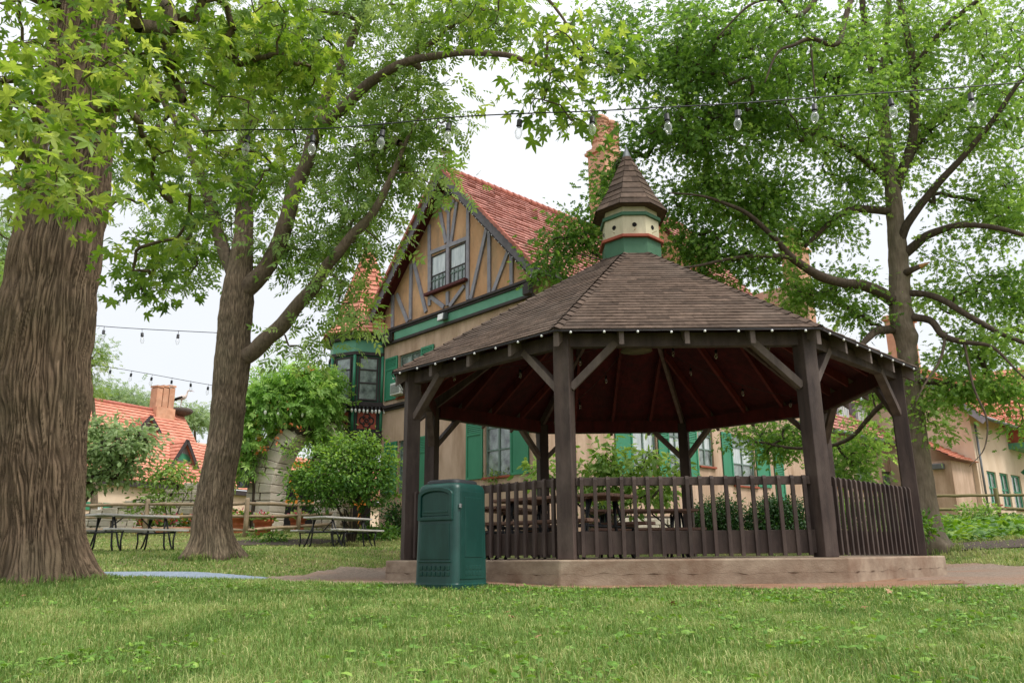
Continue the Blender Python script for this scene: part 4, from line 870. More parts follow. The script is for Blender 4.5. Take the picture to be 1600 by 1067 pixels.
# ------------------------------------------------------------------ far house across the garden on the left
LD = Vector((sin(radians(28)), cos(radians(28)), 0)); LN = Vector((LD.y, -LD.x, 0)); o = at(215, 750, 48); FF = Frame((o.x, o.y, 0), LD, LN); BK = -4.4
fh = thing('farmhouse', 'far house with steep orange tiled roof, gabled dormers and low cream wall on the left', 'house', (o.x, o.y, 1.4))
aL, aR = -9.5, sv(FF, 305, 750)[0]; aX = sv(FF, 640, 760)[0]; ez = sv(FF, 215, 752)[1]; rL, zr = sv(FF, 260, 645, BK); rR = sv(FF, 286, 655, BK)[0]
mb = MB(); slope_tiles(mb, FF.p(aL - 4, .4, ez), FF.p(aR + 1.5, .4, ez), FF.p(aL - 4, BK, zr), FF.p(rR, BK, zr), 24, .33, .06); slope_tiles(mb, FF.p(aL - 4, 2 * BK - .4, ez), FF.p(aR + 1.5, 2 * BK - .4, ez), FF.p(aL - 4, BK, zr), FF.p(rR, BK, zr), 14, .5, .06)
slope_tiles(mb, FF.p(aR + 1.5, .4, ez), FF.p(aR + 1.5, 2 * BK - .4, ez), FF.p(rR, BK, zr), FF.p(rR, BK, zr), 18, .33, .06); rf3 = mb.build('roof', MT['tileo'], fh)
z2 = sv(FF, 312, 692, BK * .75)[1]; mb = MB(); slope_tiles(mb, FF.p(aR - 1, .4, ez), FF.p(aX, .4, ez), FF.p(aR - 1, BK * .75, z2), FF.p(aX, BK * .75, z2), 15, .33, .06); mb.build('lower_roof', MT['tileo'], fh)
mb = MB(); mb.tube([FF.p(aL - 4, BK, zr + .03), FF.p(rR, BK, zr + .03)], .14, 8); mb.build('ridge_tiles', MT['ridge'], rf3)
wl = [px_hole(FF, 144, 160, 784, 797), px_hole(FF, 160.5, 165, 784, 797)]; a0, a1, c0, c1 = wl[0]
mb = MB(); wall_grid(mb, FF, aL - 4, aX, .6, ez - .05, [(a0, a1, c0, c1)]); mb.fbox(FF, aL - 4, aX, 2 * BK, 2 * BK + .02, .6, ez); mb.build('wall', MT['stuccop'], fh)
window(fh, FF, (a0, a1, c0, c1), 2, (), 'white', ('curtain_sky',), None, fw=.07); shutter(fh, FF, a0 - 1.1, a0 - .05, c0, c1); shutter(fh, FF, a1 + .05, a1 + 1.2, c0, c1)
mb = MB(); mb.fbox(FF, aL - 4, aX, .02, .35, ez - .35, ez - .06); mb.build('eave_board', MT['darktrim'], fh)
for (ax, ay), wd_, hh, zb in (((282, 742), 1.0, 2.3, None), ((228, 676), .6, 1.1, None)):
    bb = -1.0 if ay > 700 else -2.6; a, zb = sv(FF, ax, ay, bb); F = Frame(FF.p(a, bb, 0), LD, LN); zt = zb + hh
    mb = MB(); mb.prism(F, [(-wd_, zb), (wd_, zb), (wd_, zb + hh * .25), (0, zt - .1), (-wd_, zb + hh * .25)], -2, 0); dm = mb.build('dormer', MT['timber'], fh)
    for s in (-1, 1):
        mb = MB(); slope_tiles(mb, F.p(s * (wd_ + .25), .35, zb + hh * .1), F.p(s * (wd_ + .25), -3, zb + hh * .1), F.p(0, .35, zt), F.p(0, -3, zt), 8, .33, .05); mb.build('dormer_roof', MT['tileo'], dm)
        A, B = F.p(s * (wd_ + .22), .36, zb + hh * .1 - .08), F.p(0, .36, zt - .08); mb = MB(); mb.beam(A, B, .05, .22, (B - A).normalized().cross(LN)); mb.build('bargeboard', MT['darktrim'], dm)
    if hh > 2:
        window(dm, F, (-.62, .62, zb + .05, zb + .95), 2, (), 'sash', ('glass',), None, -.02, .07); mb = MB(); mb.prism(F, [(.62 * cos(x), zb + .97 + .42 * sin(x)) for x in np.linspace(0, pi, 9)], .004, .05); mb.build('arched_panel', MT['green'], dm)
        mb = MB(); mb.fbox(F, -.35, .25, .05, .4, zb + .08, zb + .5); mb.build('air_conditioner', MT['white'], dm, bevel=.02)
a, _ = sv(FF, 252, 640, BK); zc = zr
F = Frame(FF.p(a, BK, 0), LD, LN); mb = MB(); mb.fbox(F, -.75, .75, -.5, .5, zc - .8, zc + .25); ch = mb.build('chimney', MT['brick'], fh)
for k in range(3): mb = MB(); x = -.5 + k * .5; mb.fbox(F, x - .22, x + .22, -.32, .32, zc + .252, zc + 1.55 + .1 * k); mb.fbox(F, x - .26, x + .26, -.36, .36, zc + 1.6 + .1 * k, zc + 1.72 + .1 * k); mb.build('flue', MT['brick'], ch)

# storks: one over the gable, one on its nest by the far chimney
def stork(label, loc, s, rz):
    t = thing('stork', label, 'stork', loc); F = Frame(loc, (cos(rz), sin(rz), 0), (-sin(rz), cos(rz), 0)); c = MB()
    c.tube([F.p(-.34 * s, 0, .50 * s), F.p(-.2 * s, 0, .56 * s), F.p(0, 0, .62 * s), F.p(.16 * s, 0, .68 * s), F.p(.22 * s, 0, .80 * s), F.p(.24 * s, 0, .95 * s), F.p(.28 * s, 0, 1.02 * s), F.p(.34 * s, 0, 1.02 * s)], [.02 * s, .09 * s, .14 * s, .09 * s, .045 * s, .035 * s, .05 * s, .03 * s], 10); c.build('body', MT['feather'], t)
    for q in (-1, 1):
        c = MB(); c.tube([F.p(-.48 * s, q * .06 * s, .40 * s), F.p(-.28 * s, q * .11 * s, .52 * s), F.p(.02 * s, q * .14 * s, .64 * s)], [.015 * s, .06 * s, .05 * s], 6); c.build('wing', MT['dark'], t)
        c = MB(); c.tube([F.p(0, q * .05 * s, .55 * s), F.p(-.03 * s, q * .05 * s, .28 * s), F.p(.01 * s, q * .05 * s, 0), F.p(.1 * s, q * .05 * s, 0)], .013 * s, 5); c.build('leg', MT['cred'], t)
    c = MB(); c.tube([F.p(.34 * s, 0, 1.02 * s), F.p(.58 * s, 0, .97 * s)], [.022 * s, .004 * s], 6); c.build('beak', MT['cred'], t)
p = H(RM, OV + .2, RZ + .12); stork('stork figure standing on the ridge tip of the half timbered gable', p, .95, radians(160))
nl = FF.p(a + 1.6, BK, zr + .05); c = MB(); c.lathe(nl, [(.3, -.1), (.75, .1), (.85, .3), (.7, .42), (.1, .36)], 18)
tag(c.build('nest', MT['nest'], None, nl), 'round dark stick nest on the far roof beside the chimney', 'nest'); stork('stork figure standing in the stick nest beside the far chimney', nl + Z * .38, 1.35, radians(20))

# ------------------------------------------------------------------ garden stonework
def stone_run(mb, path, width, depth, course, seed):
    """courses of rough blocks laid across a path (list of (x, y, z)); used for the arch and low walls"""
    rng = random.Random(seed); pts = [Vector(p) for p in path]; L = [0]
    for p, q in zip(pts, pts[1:]): L.append(L[-1] + (q - p).length)
    def P(s):
        for k in range(len(pts) - 1):
            if s <= L[k + 1] or k == len(pts) - 2: return pts[k].lerp(pts[k + 1], (s - L[k]) / (L[k + 1] - L[k])), (pts[k + 1] - pts[k]).normalized()
    s = 0
    while s < L[-1] - .05:
        h = course * rng.uniform(.7, 1.35); p, d = P(s); q, d2 = P(min(s + h - .015, L[-1])); dy = Vector((.35, .94, 0)).normalized(); x = dy.cross(d).normalized(); x2 = dy.cross(d2).normalized(); w = width(s) if callable(width) else width
        cuts = [-.5] + sorted(rng.uniform(-.3, .3) for _ in range(rng.choice((1, 1, 2)))) + [.5]
        for a, b in zip(cuts, cuts[1:]):
            if b - a < .1: continue
            g = .018; pr = rng.uniform(0, .06); a_, b_ = a * w + g, b * w - g; dd = depth / 2
            mb.hexa([p + x * a_ - dy * (dd + pr), p + x * b_ - dy * (dd + pr), p + x * b_ + dy * dd, p + x * a_ + dy * dd, q + x2 * a_ - dy * (dd + pr), q + x2 * b_ - dy * (dd + pr), q + x2 * b_ + dy * dd, q + x2 * a_ + dy * dd], rng.random())
        s += h
def core(path, w, d):
    mb = MB(); dy = Vector((.35, .94, 0)).normalized(); pts = [Vector(p) for p in path]
    for p, q in zip(pts, pts[1:]): mb.beam(p, q + (q - p) * .04, d, w, (q - p).normalized().cross(dy))
    return mb
AX = Vector((.94, -.35, 0)) * 0 + Vector((1, .38, 0)).normalized(); A0 = Vector((-8.05, 26.5, 0)); arcp = [A0 + AX * u + Z * z for u, z in ((-.12, .3), (-.05, 1.4), (-.02, 2.3), (.10, 3.0), (.36, 3.65), (.80, 4.2), (1.25, 4.4), (1.68, 4.3), (1.98, 3.9), (2.08, 3.2), (2.1, 2.0), (2.1, .5))]
ar = thing('stone_arch', 'pale rough stone garden arch half buried in flowering vine left of the house', 'arch', arcp[0])
c = MB(); stone_run(c, arcp, lambda s: 1.06 - .05 * min(s, 2), .8, .27, 5); c.build('stonework', MT['stone'], ar, bevel=.02); core(arcp, .9, .74).build('mortar', MT['mortar'], ar)
def low_wall(name, label, p, q, z0, h0, h1, th, course, mat, seed):
    p, q = Vector((*p, z0)), Vector((*q, z0)); d = (q - p).normalized(); n = d.cross(Z); L = (q - p).length; rng = random.Random(seed); c = MB(); z = 0
    while z < max(h0, h1):
        hh = course * rng.uniform(.7, 1.3); a = 0
        while a < L:
            w = rng.uniform(.22, .6); top = h0 + (h1 - h0) * (a + w / 2) / L
            if z + hh * .5 < top: F = Frame(p + d * a, d, n); e = rng.uniform(0, .06); t1 = min(z + hh, top) - .012; c.hexa([F.p(x, b, zz) for zz in (z, t1) for x, b in ((.008 + rng.uniform(0, .02), -th / 2), (w - .01, -th / 2), (w - .01 - rng.uniform(0, .02), th / 2 + e), (.008, th / 2 + e))])
            a += w
        z += hh
    t = thing(name, label, 'wall', p); c.build('stonework', mat, t, bevel=.015)
    m = MB(); F = Frame(p, d, n); m.prism(F, [(0, 0), (L, 0), (L, h1 - .05), (0, h0 - .05)], -th / 2 + .03, th / 2 - .03); m.build('mortar', MT['mortar'], t)
a_, b_ = at(118, 845, 28), at(312, 830, 28.3); low_wall('stone_wall', 'white rubble stone wall rising to the right behind the split rail fence', (a_.x, a_.y), (b_.x + .3, b_.y), .5, .95, 2.25, .5, .2, MT['stone'], 3)
a_, b_ = at(960, 820, 23.5), at(1082, 815, 24.5); low_wall('stone_border', 'low pale stone border wall behind the gazebo picnic tables', (a_.x, a_.y), (b_.x, b_.y), gz(4, 24) - .2, .75, .75, .35, .18, MT['stone'], 4)
# lantern hanging beside the arch
lp = at(381, 744, 26); t = thing('wall_lantern', 'grey metal cage lantern hanging in the vine beside the arch', 'lantern', lp); c = MB(); c.lathe(lp, [(.02, .5), (.2, .36), (.22, .33)], 6); c.lathe(lp, [(.2, -.36), (.2, -.32)], 6)
for k in range(6): c.tube([lp + Vector((.18 * cos(k * pi / 3), .18 * sin(k * pi / 3), z)) for z in (-.33, .34)], .016, 5)
for z in (-.1, .12): c.tube([lp + Vector((.18 * cos(k * pi / 3), .18 * sin(k * pi / 3), z)) for k in range(7)], .01, 5)
c.build('cage', MT['lead'], t); c = MB(); c.lathe(lp, [(.15, -.31), (.15, .32)], 6, sm=False); c.build('pane', pm('seeded_lantern_glass', lin(120, 132, 140), lin(90, 100, 110), 3, rough=.2, spec=.6), t)
# timber shelter seen through the arch
sp = at(452, 790, 33); t = thing('timber_shelter', 'amber timber frame glimpsed through the stone arch', 'shelter', (sp.x, sp.y, 1.1))
c = MB(); F = Frame((sp.x, sp.y, 0), (1, .2, 0), (-.2, 1, 0))
for x in (-.4, 1.2, 2.8): c.fbox(F, x - .07, x + .07, -.07, .07, .9, 3.6)
c.build('posts', MT['amber'], t); c = MB(); c.fbox(F, -.6, 3.1, -.09, .09, 2.05, 2.25); c.fbox(F, -.6, 3.1, -.09, .09, 3.6, 3.8); c.build('beam', MT['amber'], t)
for x in (-.4, 1.2): c = MB(); c.beam(F.p(x + .1, 0, 3.5), F.p(x + .75, 0, 2.3), .1, .1, F.b); c.build('brace', MT['amber'], t)
c = MB(); c.fbox(F, -.7, 3.3, 1.5, 1.52, .9, 3.6); c.build('back_panel', MT['dark'], t)

# ------------------------------------------------------------------ trees
def tree(name, label, base, trunk, mat, limbs, blobs, templ, lf, per, spread, size, seed, group=None, tip=.006, droop=.3, bright=None, bk=None, cat='tree', step=.25, flat=.55, dshift=0.0, lmat='limb', gap=None, nrand=.6):
    rng = np.random.default_rng(seed); t = thing(name, label, cat, base, group); sk = []; mbs = {}
    if trunk:
        P, R = limb(trunk); bark_trunk('trunk', P, R, MT[mat], t, **bk); sk.append((P[1:], R[1:]))
    for l in limbs:
        P, R = limb(l); P, R = smooth_limb(P, R, 5, .35); mbs[len(sk)] = c = MB(); c.tube(P, R, 10); sk.append((P, R))
    T = blob_points(blobs, rng, dshift, gap); mbs, tips, dirs, pre = sprout(sk, T, rng, step, tip, mbs=mbs)
    for k, m_ in sorted(mbs.items()): m_.build('limb' if 0 < k < 1000 else 'branch', MT[lmat], t)
    P, D, Nm, S, var = leaves_on(tips, dirs, per, spread, size, rng, droop, flat, bright=bright, nrand=nrand)
    scatter('crown', templ, P, D, Nm, S, var, LF[lf], t, base); return t

# 1 --- big sweetgum at the left edge of the frame; its low branches reach out over the camera
b = at(72, 903, 8.8); Yt = 8.8
tr1 = [(64, 906, Yt, 140), (63, 880, Yt, 134), (61, 820, Yt, 130), (62, 700, Yt, 130), (66, 600, Yt, 134), (74, 500, Yt, 132), (88, 400, Yt, 127), (103, 300, Yt, 119), (117, 200, Yt, 112), (131, 100, Yt, 108), (144, 0, Yt, 98), (160, -120, Yt, 84), (180, -300, Yt, 64)]
lm1 = [[(170, 105, 8.6, 30), (215, 118, 8.0, 18), (262, 145, 7.4, 11), (300, 175, 7, 7), (330, 230, 6.8, 3)], [(80, 0, 8.4, 40), (20, -40, 7.4, 32), (-60, -80, 6.5, 26), (-40, -160, 5.5, 20), (120, -190, 4.8, 14), (260, -140, 4.6, 7)],
       [(160, -60, 8.6, 40), (260, -150, 7.6, 26), (420, -160, 6.8, 18), (620, -90, 6.4, 11), (820, -30, 6.3, 6), (900, 60, 6.3, 3)]]
bl1 = [(120, -200, 6.5, 300, 130, 2.0, 60), (330, -150, 7, 200, 100, 1.6, 36), (40, 50, 5.2, 110, 70, .8, 22), (200, 30, 5.4, 100, 50, .9, 22), (330, 40, 6.0, 120, 80, 1.0, 46), (90, 195, 4.7, 100, 30, .4, 14), (75, 285, 4.5, 75, 22, .3, 14), (20, 150, 4.9, 50, 40, .4, 14), (200, 150, 5.2, 60, 60, .5, 15), (260, 215, 5.6, 50, 46, .5, 12),
       (330, 190, 6.2, 80, 60, .8, 19), (285, 310, 6.4, 46, 40, .5, 9), (440, 70, 6.4, 90, 80, .8, 38), (230, 370, 7.0, 50, 40, .5, 9), (250, 455, 7.4, 55, 26, .5, 12), (380, 290, 7.4, 60, 50, .6, 13), (15, 250, 5.0, 34, 50, .4, 8), (470, 160, 6.8, 50, 50, .6, 14), (290, 400, 7.6, 36, 36, .5, 6),
       (870, 90, 6.3, 50, 55, .5, 17), (905, 195, 6.4, 40, 22, .3, 7), (820, 160, 6.4, 34, 18, .3, 5), (930, 120, 6.4, 50, 40, .4, 8), (740, 20, 6.5, 70, 30, .5, 12)]
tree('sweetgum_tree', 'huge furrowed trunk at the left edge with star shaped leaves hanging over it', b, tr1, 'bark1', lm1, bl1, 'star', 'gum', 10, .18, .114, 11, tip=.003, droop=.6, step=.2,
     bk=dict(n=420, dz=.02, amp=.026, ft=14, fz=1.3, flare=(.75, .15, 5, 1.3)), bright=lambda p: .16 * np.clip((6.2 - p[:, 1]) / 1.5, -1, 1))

# 2 --- forked ash with long arching limbs
b = at(334, 864, 14.5); Y = 14.5
tr2 = [(334, 868, Y, 70), (333, 845, Y, 64), (332, 815, Y, 60), (338, 760, Y, 52), (352, 680, Y, 50), (358, 620, Y, 50), (363, 570, Y, 54), (366, 520, Y, 50), (371, 470, Y, 50), (374, 435, Y, 42), (378, 395, 14.6, 33), (382, 340, 14.8, 26), (381, 240, 15, 21.5), (386, 180, 15.1, 17.5)]
lm2 = [[(374, 555, Y, 28), (400, 545, 14.3, 26), (440, 505, 14.1, 24), (492, 444, 13.8, 20), (537, 388, 13.6, 16), (570, 348, 13.5, 15), (593, 315, 13.4, 12), (627, 242, 13.3, 7), (645, 200, 13.3, 4), (665, 170, 13.3, 2)],
       [(376, 455, Y, 34), (408, 430, 14.4, 28), (442, 360, 14.3, 25), (470, 275, 14.2, 22), (492, 208, 14.1, 20), (513, 140, 14.1, 16), (537, 95, 14.1, 13), (565, 17, 14.1, 10), (590, -80, 14, 8)],
       [(488, 222, 14.1, 20), (515, 187, 13.8, 18), (555, 150, 13.4, 17), (593, 118, 13.1, 15), (640, 96, 12.8, 13), (666, 89, 12.6, 12), (712, 84, 12.3, 10), (770, 85, 12, 9), (820, 95, 11.8, 8), (870, 110, 11.6, 6)],
       [(371, 450, Y, 30), (362, 420, 14.6, 23), (342, 360, 14.8, 18), (318, 290, 15, 16), (290, 220, 15.2, 12), (250, 150, 15.4, 8)],
       [(374, 440, Y, 30), (382, 340, 14.8, 24), (380, 240, 15, 20), (386, 180, 15.1, 17), (397, 107, 15.2, 14), (410, 0, 15.3, 10)]]
bl2 = [(420, -150, 15.5, 220, 110, 2, 70), (650, -120, 14, 180, 80, 2, 50), (430, 250, 15.2, 110, 90, 1.2, 64), (320, 330, 15.4, 90, 80, 1.2, 44), (470, 390, 14.7, 70, 40, .8, 26), (560, 290, 14.2, 80, 70, 1.0, 46), (600, 220, 14.0, 50, 80, .8, 26), (540, 375, 14.2, 36, 46, .7, 18), (525, 450, 13.9, 40, 30, .7, 13), (545, 495, 13.7, 40, 14, .6, 7), (480, 545, 14.0, 50, 12, .6, 7), (600, 370, 13.8, 20, 26, .5, 5), (640, 230, 13.8, 36, 50, .7, 15),
       (480, 130, 14.9, 110, 80, 1.2, 54), (620, 120, 13.8, 90, 50, 1.0, 36), (560, 30, 14.7, 120, 60, 1.4, 50), (320, 120, 15.9, 130, 130, 1.4, 70), (400, 60, 15.9, 120, 80, 1.4, 50), (240, 270, 16.0, 90, 80, 1.3, 32), (270, 420, 15.6, 70, 40, 1.0, 20), (690, 30, 13.2, 100, 40, .9, 32), (780, 30, 12.8, 80, 34, .9, 22), (655, 170, 13.4, 50, 36, .6, 10), (685, 285, 13, 18, 16, .3, 5), (690, 190, 13.3, 24, 40, .4, 6), (30, 440, 17, 70, 50, 1, 20)]
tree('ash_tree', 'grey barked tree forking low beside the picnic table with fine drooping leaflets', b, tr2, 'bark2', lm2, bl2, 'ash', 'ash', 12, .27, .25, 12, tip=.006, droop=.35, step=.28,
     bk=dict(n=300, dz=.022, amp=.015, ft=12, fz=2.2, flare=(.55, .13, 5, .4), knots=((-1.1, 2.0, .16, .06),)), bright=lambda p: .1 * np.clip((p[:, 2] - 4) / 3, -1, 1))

# 3 --- pin oak behind the right corner of the gazebo
b = at(1452, 845, 15.5); Y = 15.5
tr3 = [(1454, 850, Y, 52), (1450, 825, Y, 46), (1444, 780, Y, 36), (1433, 690, Y, 31), (1424, 610, Y, 29), (1416, 540, Y, 29), (1408, 500, Y, 33), (1405, 440, Y, 30), (1402, 380, Y, 27), (1396, 310, Y, 23), (1388, 250, Y, 20), (1381, 190, Y, 16), (1378, 130, Y, 12), (1384, 60, Y, 9), (1392, -60, Y, 7), (1390, -200, Y, 4)]
lm3 = [[(1398, 472, Y, 20), (1370, 455, 15.2, 18), (1341, 446, 15.0, 16), (1282, 431, 14.6, 14), (1234, 402, 14.2, 12), (1214, 375, 14, 9), (1170, 336, 13.7, 7), (1131, 317, 13.5, 5), (1093, 306, 13.4, 3.5), (1044, 302, 13.3, 2)],
       [(1236, 402, 14.2, 9), (1195, 400, 14, 7), (1146, 403, 13.8, 5), (1083, 416, 13.6, 4), (1000, 420, 13.4, 3), (900, 395, 13.4, 2)],
       [(1392, 330, Y, 13), (1341, 326, 15.3, 12), (1312, 336, 15.2, 10), (1292, 351, 15.1, 8), (1258, 385, 15, 6)], [(1386, 280, Y, 12), (1341, 243, 15.2, 11), (1312, 226, 15, 9), (1273, 209, 14.8, 7), (1234, 207, 14.6, 5)],
       [(1404, 385, Y, 14), (1424, 345, 15.2, 13), (1467, 287, 14.8, 11), (1511, 239, 14.4, 9), (1550, 190, 14.1, 8), (1594, 127, 13.8, 6), (1640, 60, 13.6, 4)], [(1408, 400, Y, 16), (1428, 383, 15.3, 15), (1453, 365, 15, 13), (1497, 353, 14.6, 10), (1550, 355, 14.3, 8), (1600, 368, 14, 6)],
       [(1410, 457, Y, 11), (1458, 463, 15.1, 10), (1511, 492, 14.7, 9), (1555, 516, 14.4, 8), (1620, 545, 14, 5)], [(1412, 494, Y, 13), (1451, 500, 15.2, 11), (1475, 523, 14.9, 10), (1507, 535, 14.6, 8), (1550, 542, 14.3, 5), (1590, 580, 14, 3), (1610, 600, 14, 1.5)],
       [(1400, 300, Y, 15), (1418, 240, 15.2, 14), (1429, 180, 15, 13), (1427, 97, 14.8, 11), (1411, 29, 14.6, 9), (1400, -40, 14.5, 6)], [(1428, 110, 14.8, 9), (1460, 62, 14.5, 8), (1487, 34, 14.3, 8), (1531, 0, 14, 6), (1580, -30, 13.8, 4)],
       [(1384, 210, Y, 14), (1366, 130, 15.3, 12), (1352, 50, 15.2, 10), (1345, -30, 15.1, 7)], [(1400, 290, Y, 14), (1450, 200, 16.4, 12), (1520, 140, 16.8, 10), (1580, 80, 17, 8), (1650, 20, 17, 6)],
       [(1345, -30, 13.5, 11), (1326, 10, 13, 9), (1310, 68, 12.6, 8), (1268, 61, 12.4, 7), (1240, 72, 12.3, 5), (1214, 83, 12.2, 4), (1195, 130, 12.1, 2)], [(1266, 62, 12.4, 4), (1269, 100, 12.4, 3), (1274, 150, 12.4, 1.5)],
       [(1300, -60, 13, 10), (1270, 5, 12.6, 8), (1240, 25, 12.3, 6), (1214, 0, 12.1, 5), (1170, 10, 12, 4), (1120, 60, 11.9, 2)], [(1396, 515, Y, 14), (1372, 517, 15.2, 13), (1352, 530, 15, 10), (1342, 545, 14.9, 6)],
       [(1478, 520, 14.9, 5), (1470, 560, 14.7, 4), (1445, 600, 14.5, 3), (1430, 630, 14.4, 1.5)], [(1507, 535, 14.6, 4), (1520, 600, 14.3, 3.5), (1542, 655, 14.1, 3), (1538, 700, 14, 2), (1515, 728, 13.9, 1)],
       [(1422, 600, Y, 9), (1370, 640, 16.4, 8), (1320, 690, 17.2, 6), (1250, 700, 18, 5), (1180, 690, 18.5, 4)]]
bl3 = [(1560, 600, 14.0, 40, 36, .6, 26), (1490, 560, 14.6, 40, 26, .6, 16), (1590, 420, 14.1, 30, 40, .6, 16), (965, 280, 13.4, 26, 50, .4, 22), (1130, 60, 13.4, 160, 80, 1, 90), (1250, -160, 14, 260, 130, 2, 170), (1500, -150, 15, 220, 130, 2, 130), (1380, -330, 15.5, 260, 120, 2, 130), (1180, 90, 12.6, 190, 110, 1.6, 210), (1060, 120, 12.6, 110, 120, 1.2, 110), (1290, 130, 13.6, 120, 130, 1.6, 150), (1180, 240, 13.4, 130, 80, 1.3, 110), (1070, 230, 13.2, 70, 60, 1.0, 40), (1480, 110, 14.4, 120, 120, 1.8, 150), (1400, 60, 15, 90, 90, 1.5, 80), (1570, 230, 14, 70, 110, 1.3, 70), (1340, 270, 14.8, 80, 70, 1.2, 70),
       (1130, 310, 13.6, 100, 46, .8, 60), (1200, 350, 14, 80, 60, .9, 64), (1080, 350, 13.5, 50, 50, .7, 44), (1160, 420, 14, 80, 30, .7, 40), (1290, 360, 14.8, 60, 50, .9, 36), (1110, 400, 13.6, 60, 22, .6, 24), (900, 385, 13.3, 55, 26, .6, 32), (860, 420, 13.2, 32, 18, .4, 16), (960, 350, 13.3, 40, 60, .6, 26), (900, 350, 13.3, 30, 25, .4, 9), (970, 400, 13.4, 30, 20, .4, 10),
       (1290, 450, 14.7, 80, 36, .8, 40), (1340, 490, 14.8, 50, 26, .7, 22), (1250, 470, 14.8, 40, 24, .5, 12), (1520, 310, 14.4, 70, 50, .9, 40), (1580, 350, 14.1, 50, 50, .8, 30), (1500, 400, 14.7, 60, 50, .9, 30), (1580, 470, 14.2, 50, 60, .8, 40), (1545, 540, 14.3, 60, 40, .7, 34), (1470, 470, 15, 50, 36, .7, 16),
       (1460, 590, 14.5, 50, 40, .7, 34), (1440, 640, 14.4, 26, 46, .5, 22), (1510, 600, 14.3, 56, 34, .6, 28), (1575, 610, 14.1, 34, 30, .6, 14), (1470, 680, 14.3, 36, 16, .4, 9), (1600, 670, 13.9, 30, 20, .4, 8), (1180, 690, 18.4, 60, 40, .9, 46), (1250, 690, 18, 40, 40, .8, 24), (1350, 690, 16.8, 50, 40, .8, 36), (1320, 740, 16.8, 40, 26, .6, 18), (1390, 620, 15.8, 40, 30, .6, 16),
       (1580, 50, 15, 60, 70, 1.2, 50), (960, 60, 13, 70, 80, .9, 50), (1000, 200, 13.2, 40, 60, .6, 26), (1430, 230, 15.6, 70, 70, 1.2, 40), (1400, 150, 16.5, 140, 120, 1.2, 70)]
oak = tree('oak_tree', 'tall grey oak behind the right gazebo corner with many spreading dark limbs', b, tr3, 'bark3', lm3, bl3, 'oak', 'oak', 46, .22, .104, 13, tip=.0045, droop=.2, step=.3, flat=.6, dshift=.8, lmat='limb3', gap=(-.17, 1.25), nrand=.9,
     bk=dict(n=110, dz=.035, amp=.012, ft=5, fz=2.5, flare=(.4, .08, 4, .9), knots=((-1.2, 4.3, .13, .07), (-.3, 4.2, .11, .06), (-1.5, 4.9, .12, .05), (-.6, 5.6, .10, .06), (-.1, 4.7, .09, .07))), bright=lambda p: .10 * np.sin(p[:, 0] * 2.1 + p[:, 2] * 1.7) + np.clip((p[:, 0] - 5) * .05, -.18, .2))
# the snapped branch on the oak
p = at(1406, 432, 15.5); q = at(1424, 422, 15.2); e = at(1452, 410, 14.9); c = MB(); c.tube([p, q, q.lerp(e, .5)], [wpx(7, p), wpx(5, p), wpx(4, p)], 8); sb = c.build('broken_branch', MT['limb3'], oak); c = MB(); c.tube([q.lerp(e, .5), e], [wpx(4.2, p), wpx(1, p)], 5, sm=False); c.build('splintered_end', MT['wood'], sb)
# ------------------------------------------------------------------ shrubs and small trees
def shrub(name, label, base, blobs, templ, lf, per, spread, size, seed, stems=7, sr=.02, tip=.004, cat='shrub', group=None, h=.6, droop=.1, bright=None, part='foliage', lean=.35):
    rng = np.random.default_rng(seed); base = Vector(base); t = thing(name, label, cat, base, group); sk = []; mbs = {}
    for k in range(stems):
        a = 2 * pi * k / stems + rng.uniform(-.3, .3); e = Vector((cos(a) * lean * h, sin(a) * lean * h, h)) * rng.uniform(.8, 1.2); P = [base + Vector((cos(a), sin(a), 0)) * .06 - Z * .05, base + e * .5 + Vector(rng.normal(0, .04, 3)), base + e]; R = [sr, sr * .8, sr * .6]
        c = MB(); P, R = smooth_limb(P, R, 4, .3); c.tube(P, R, 7); mbs[len(sk)] = c; sk.append((P, R))
    T = blob_points(blobs, rng); mbs, tips, dirs, pre = sprout(sk, T, rng, .2, tip, mbs=mbs); [m_.build('stem', MT['twig'], t) for m_ in mbs.values()]
    P, D, Nm, S, var = leaves_on(tips, dirs, per, spread, size, rng, droop, .7, bright=bright, back=.1); scatter(part, templ, P, D, Nm, S, var, LF[lf], t, base); return t
def gat(px, y): p = at(px, 868, y); return Vector((p.x, p.y, gz(p.x, p.y)))
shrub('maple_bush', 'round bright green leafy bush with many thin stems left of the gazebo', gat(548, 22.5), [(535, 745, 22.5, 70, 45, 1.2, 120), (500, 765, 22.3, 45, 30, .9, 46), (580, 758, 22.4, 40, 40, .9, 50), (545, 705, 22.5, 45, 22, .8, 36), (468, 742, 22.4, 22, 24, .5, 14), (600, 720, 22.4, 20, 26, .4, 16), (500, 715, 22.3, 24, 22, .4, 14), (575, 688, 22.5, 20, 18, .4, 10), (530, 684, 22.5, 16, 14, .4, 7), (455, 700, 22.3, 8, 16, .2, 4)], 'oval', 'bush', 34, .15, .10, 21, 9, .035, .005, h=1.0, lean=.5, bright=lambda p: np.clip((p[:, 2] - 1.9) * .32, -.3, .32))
shrub('small_tree', 'small spreading tree with layered leaves in front of the far orange roof', gat(108, 26), [(180, 690, 26, 60, 36, 1.2, 70), (140, 715, 26, 40, 30, 1, 46), (215, 700, 26, 34, 30, .9, 34), (150, 668, 26, 30, 20, .8, 26), (190, 735, 26, 50, 18, .9, 34), (130, 755, 26, 36, 16, .7, 22)], 'oval', 'far', 20, .22, .16, 22, 3, .06, .008, 'tree', h=1.6, part='crown', lean=.4)
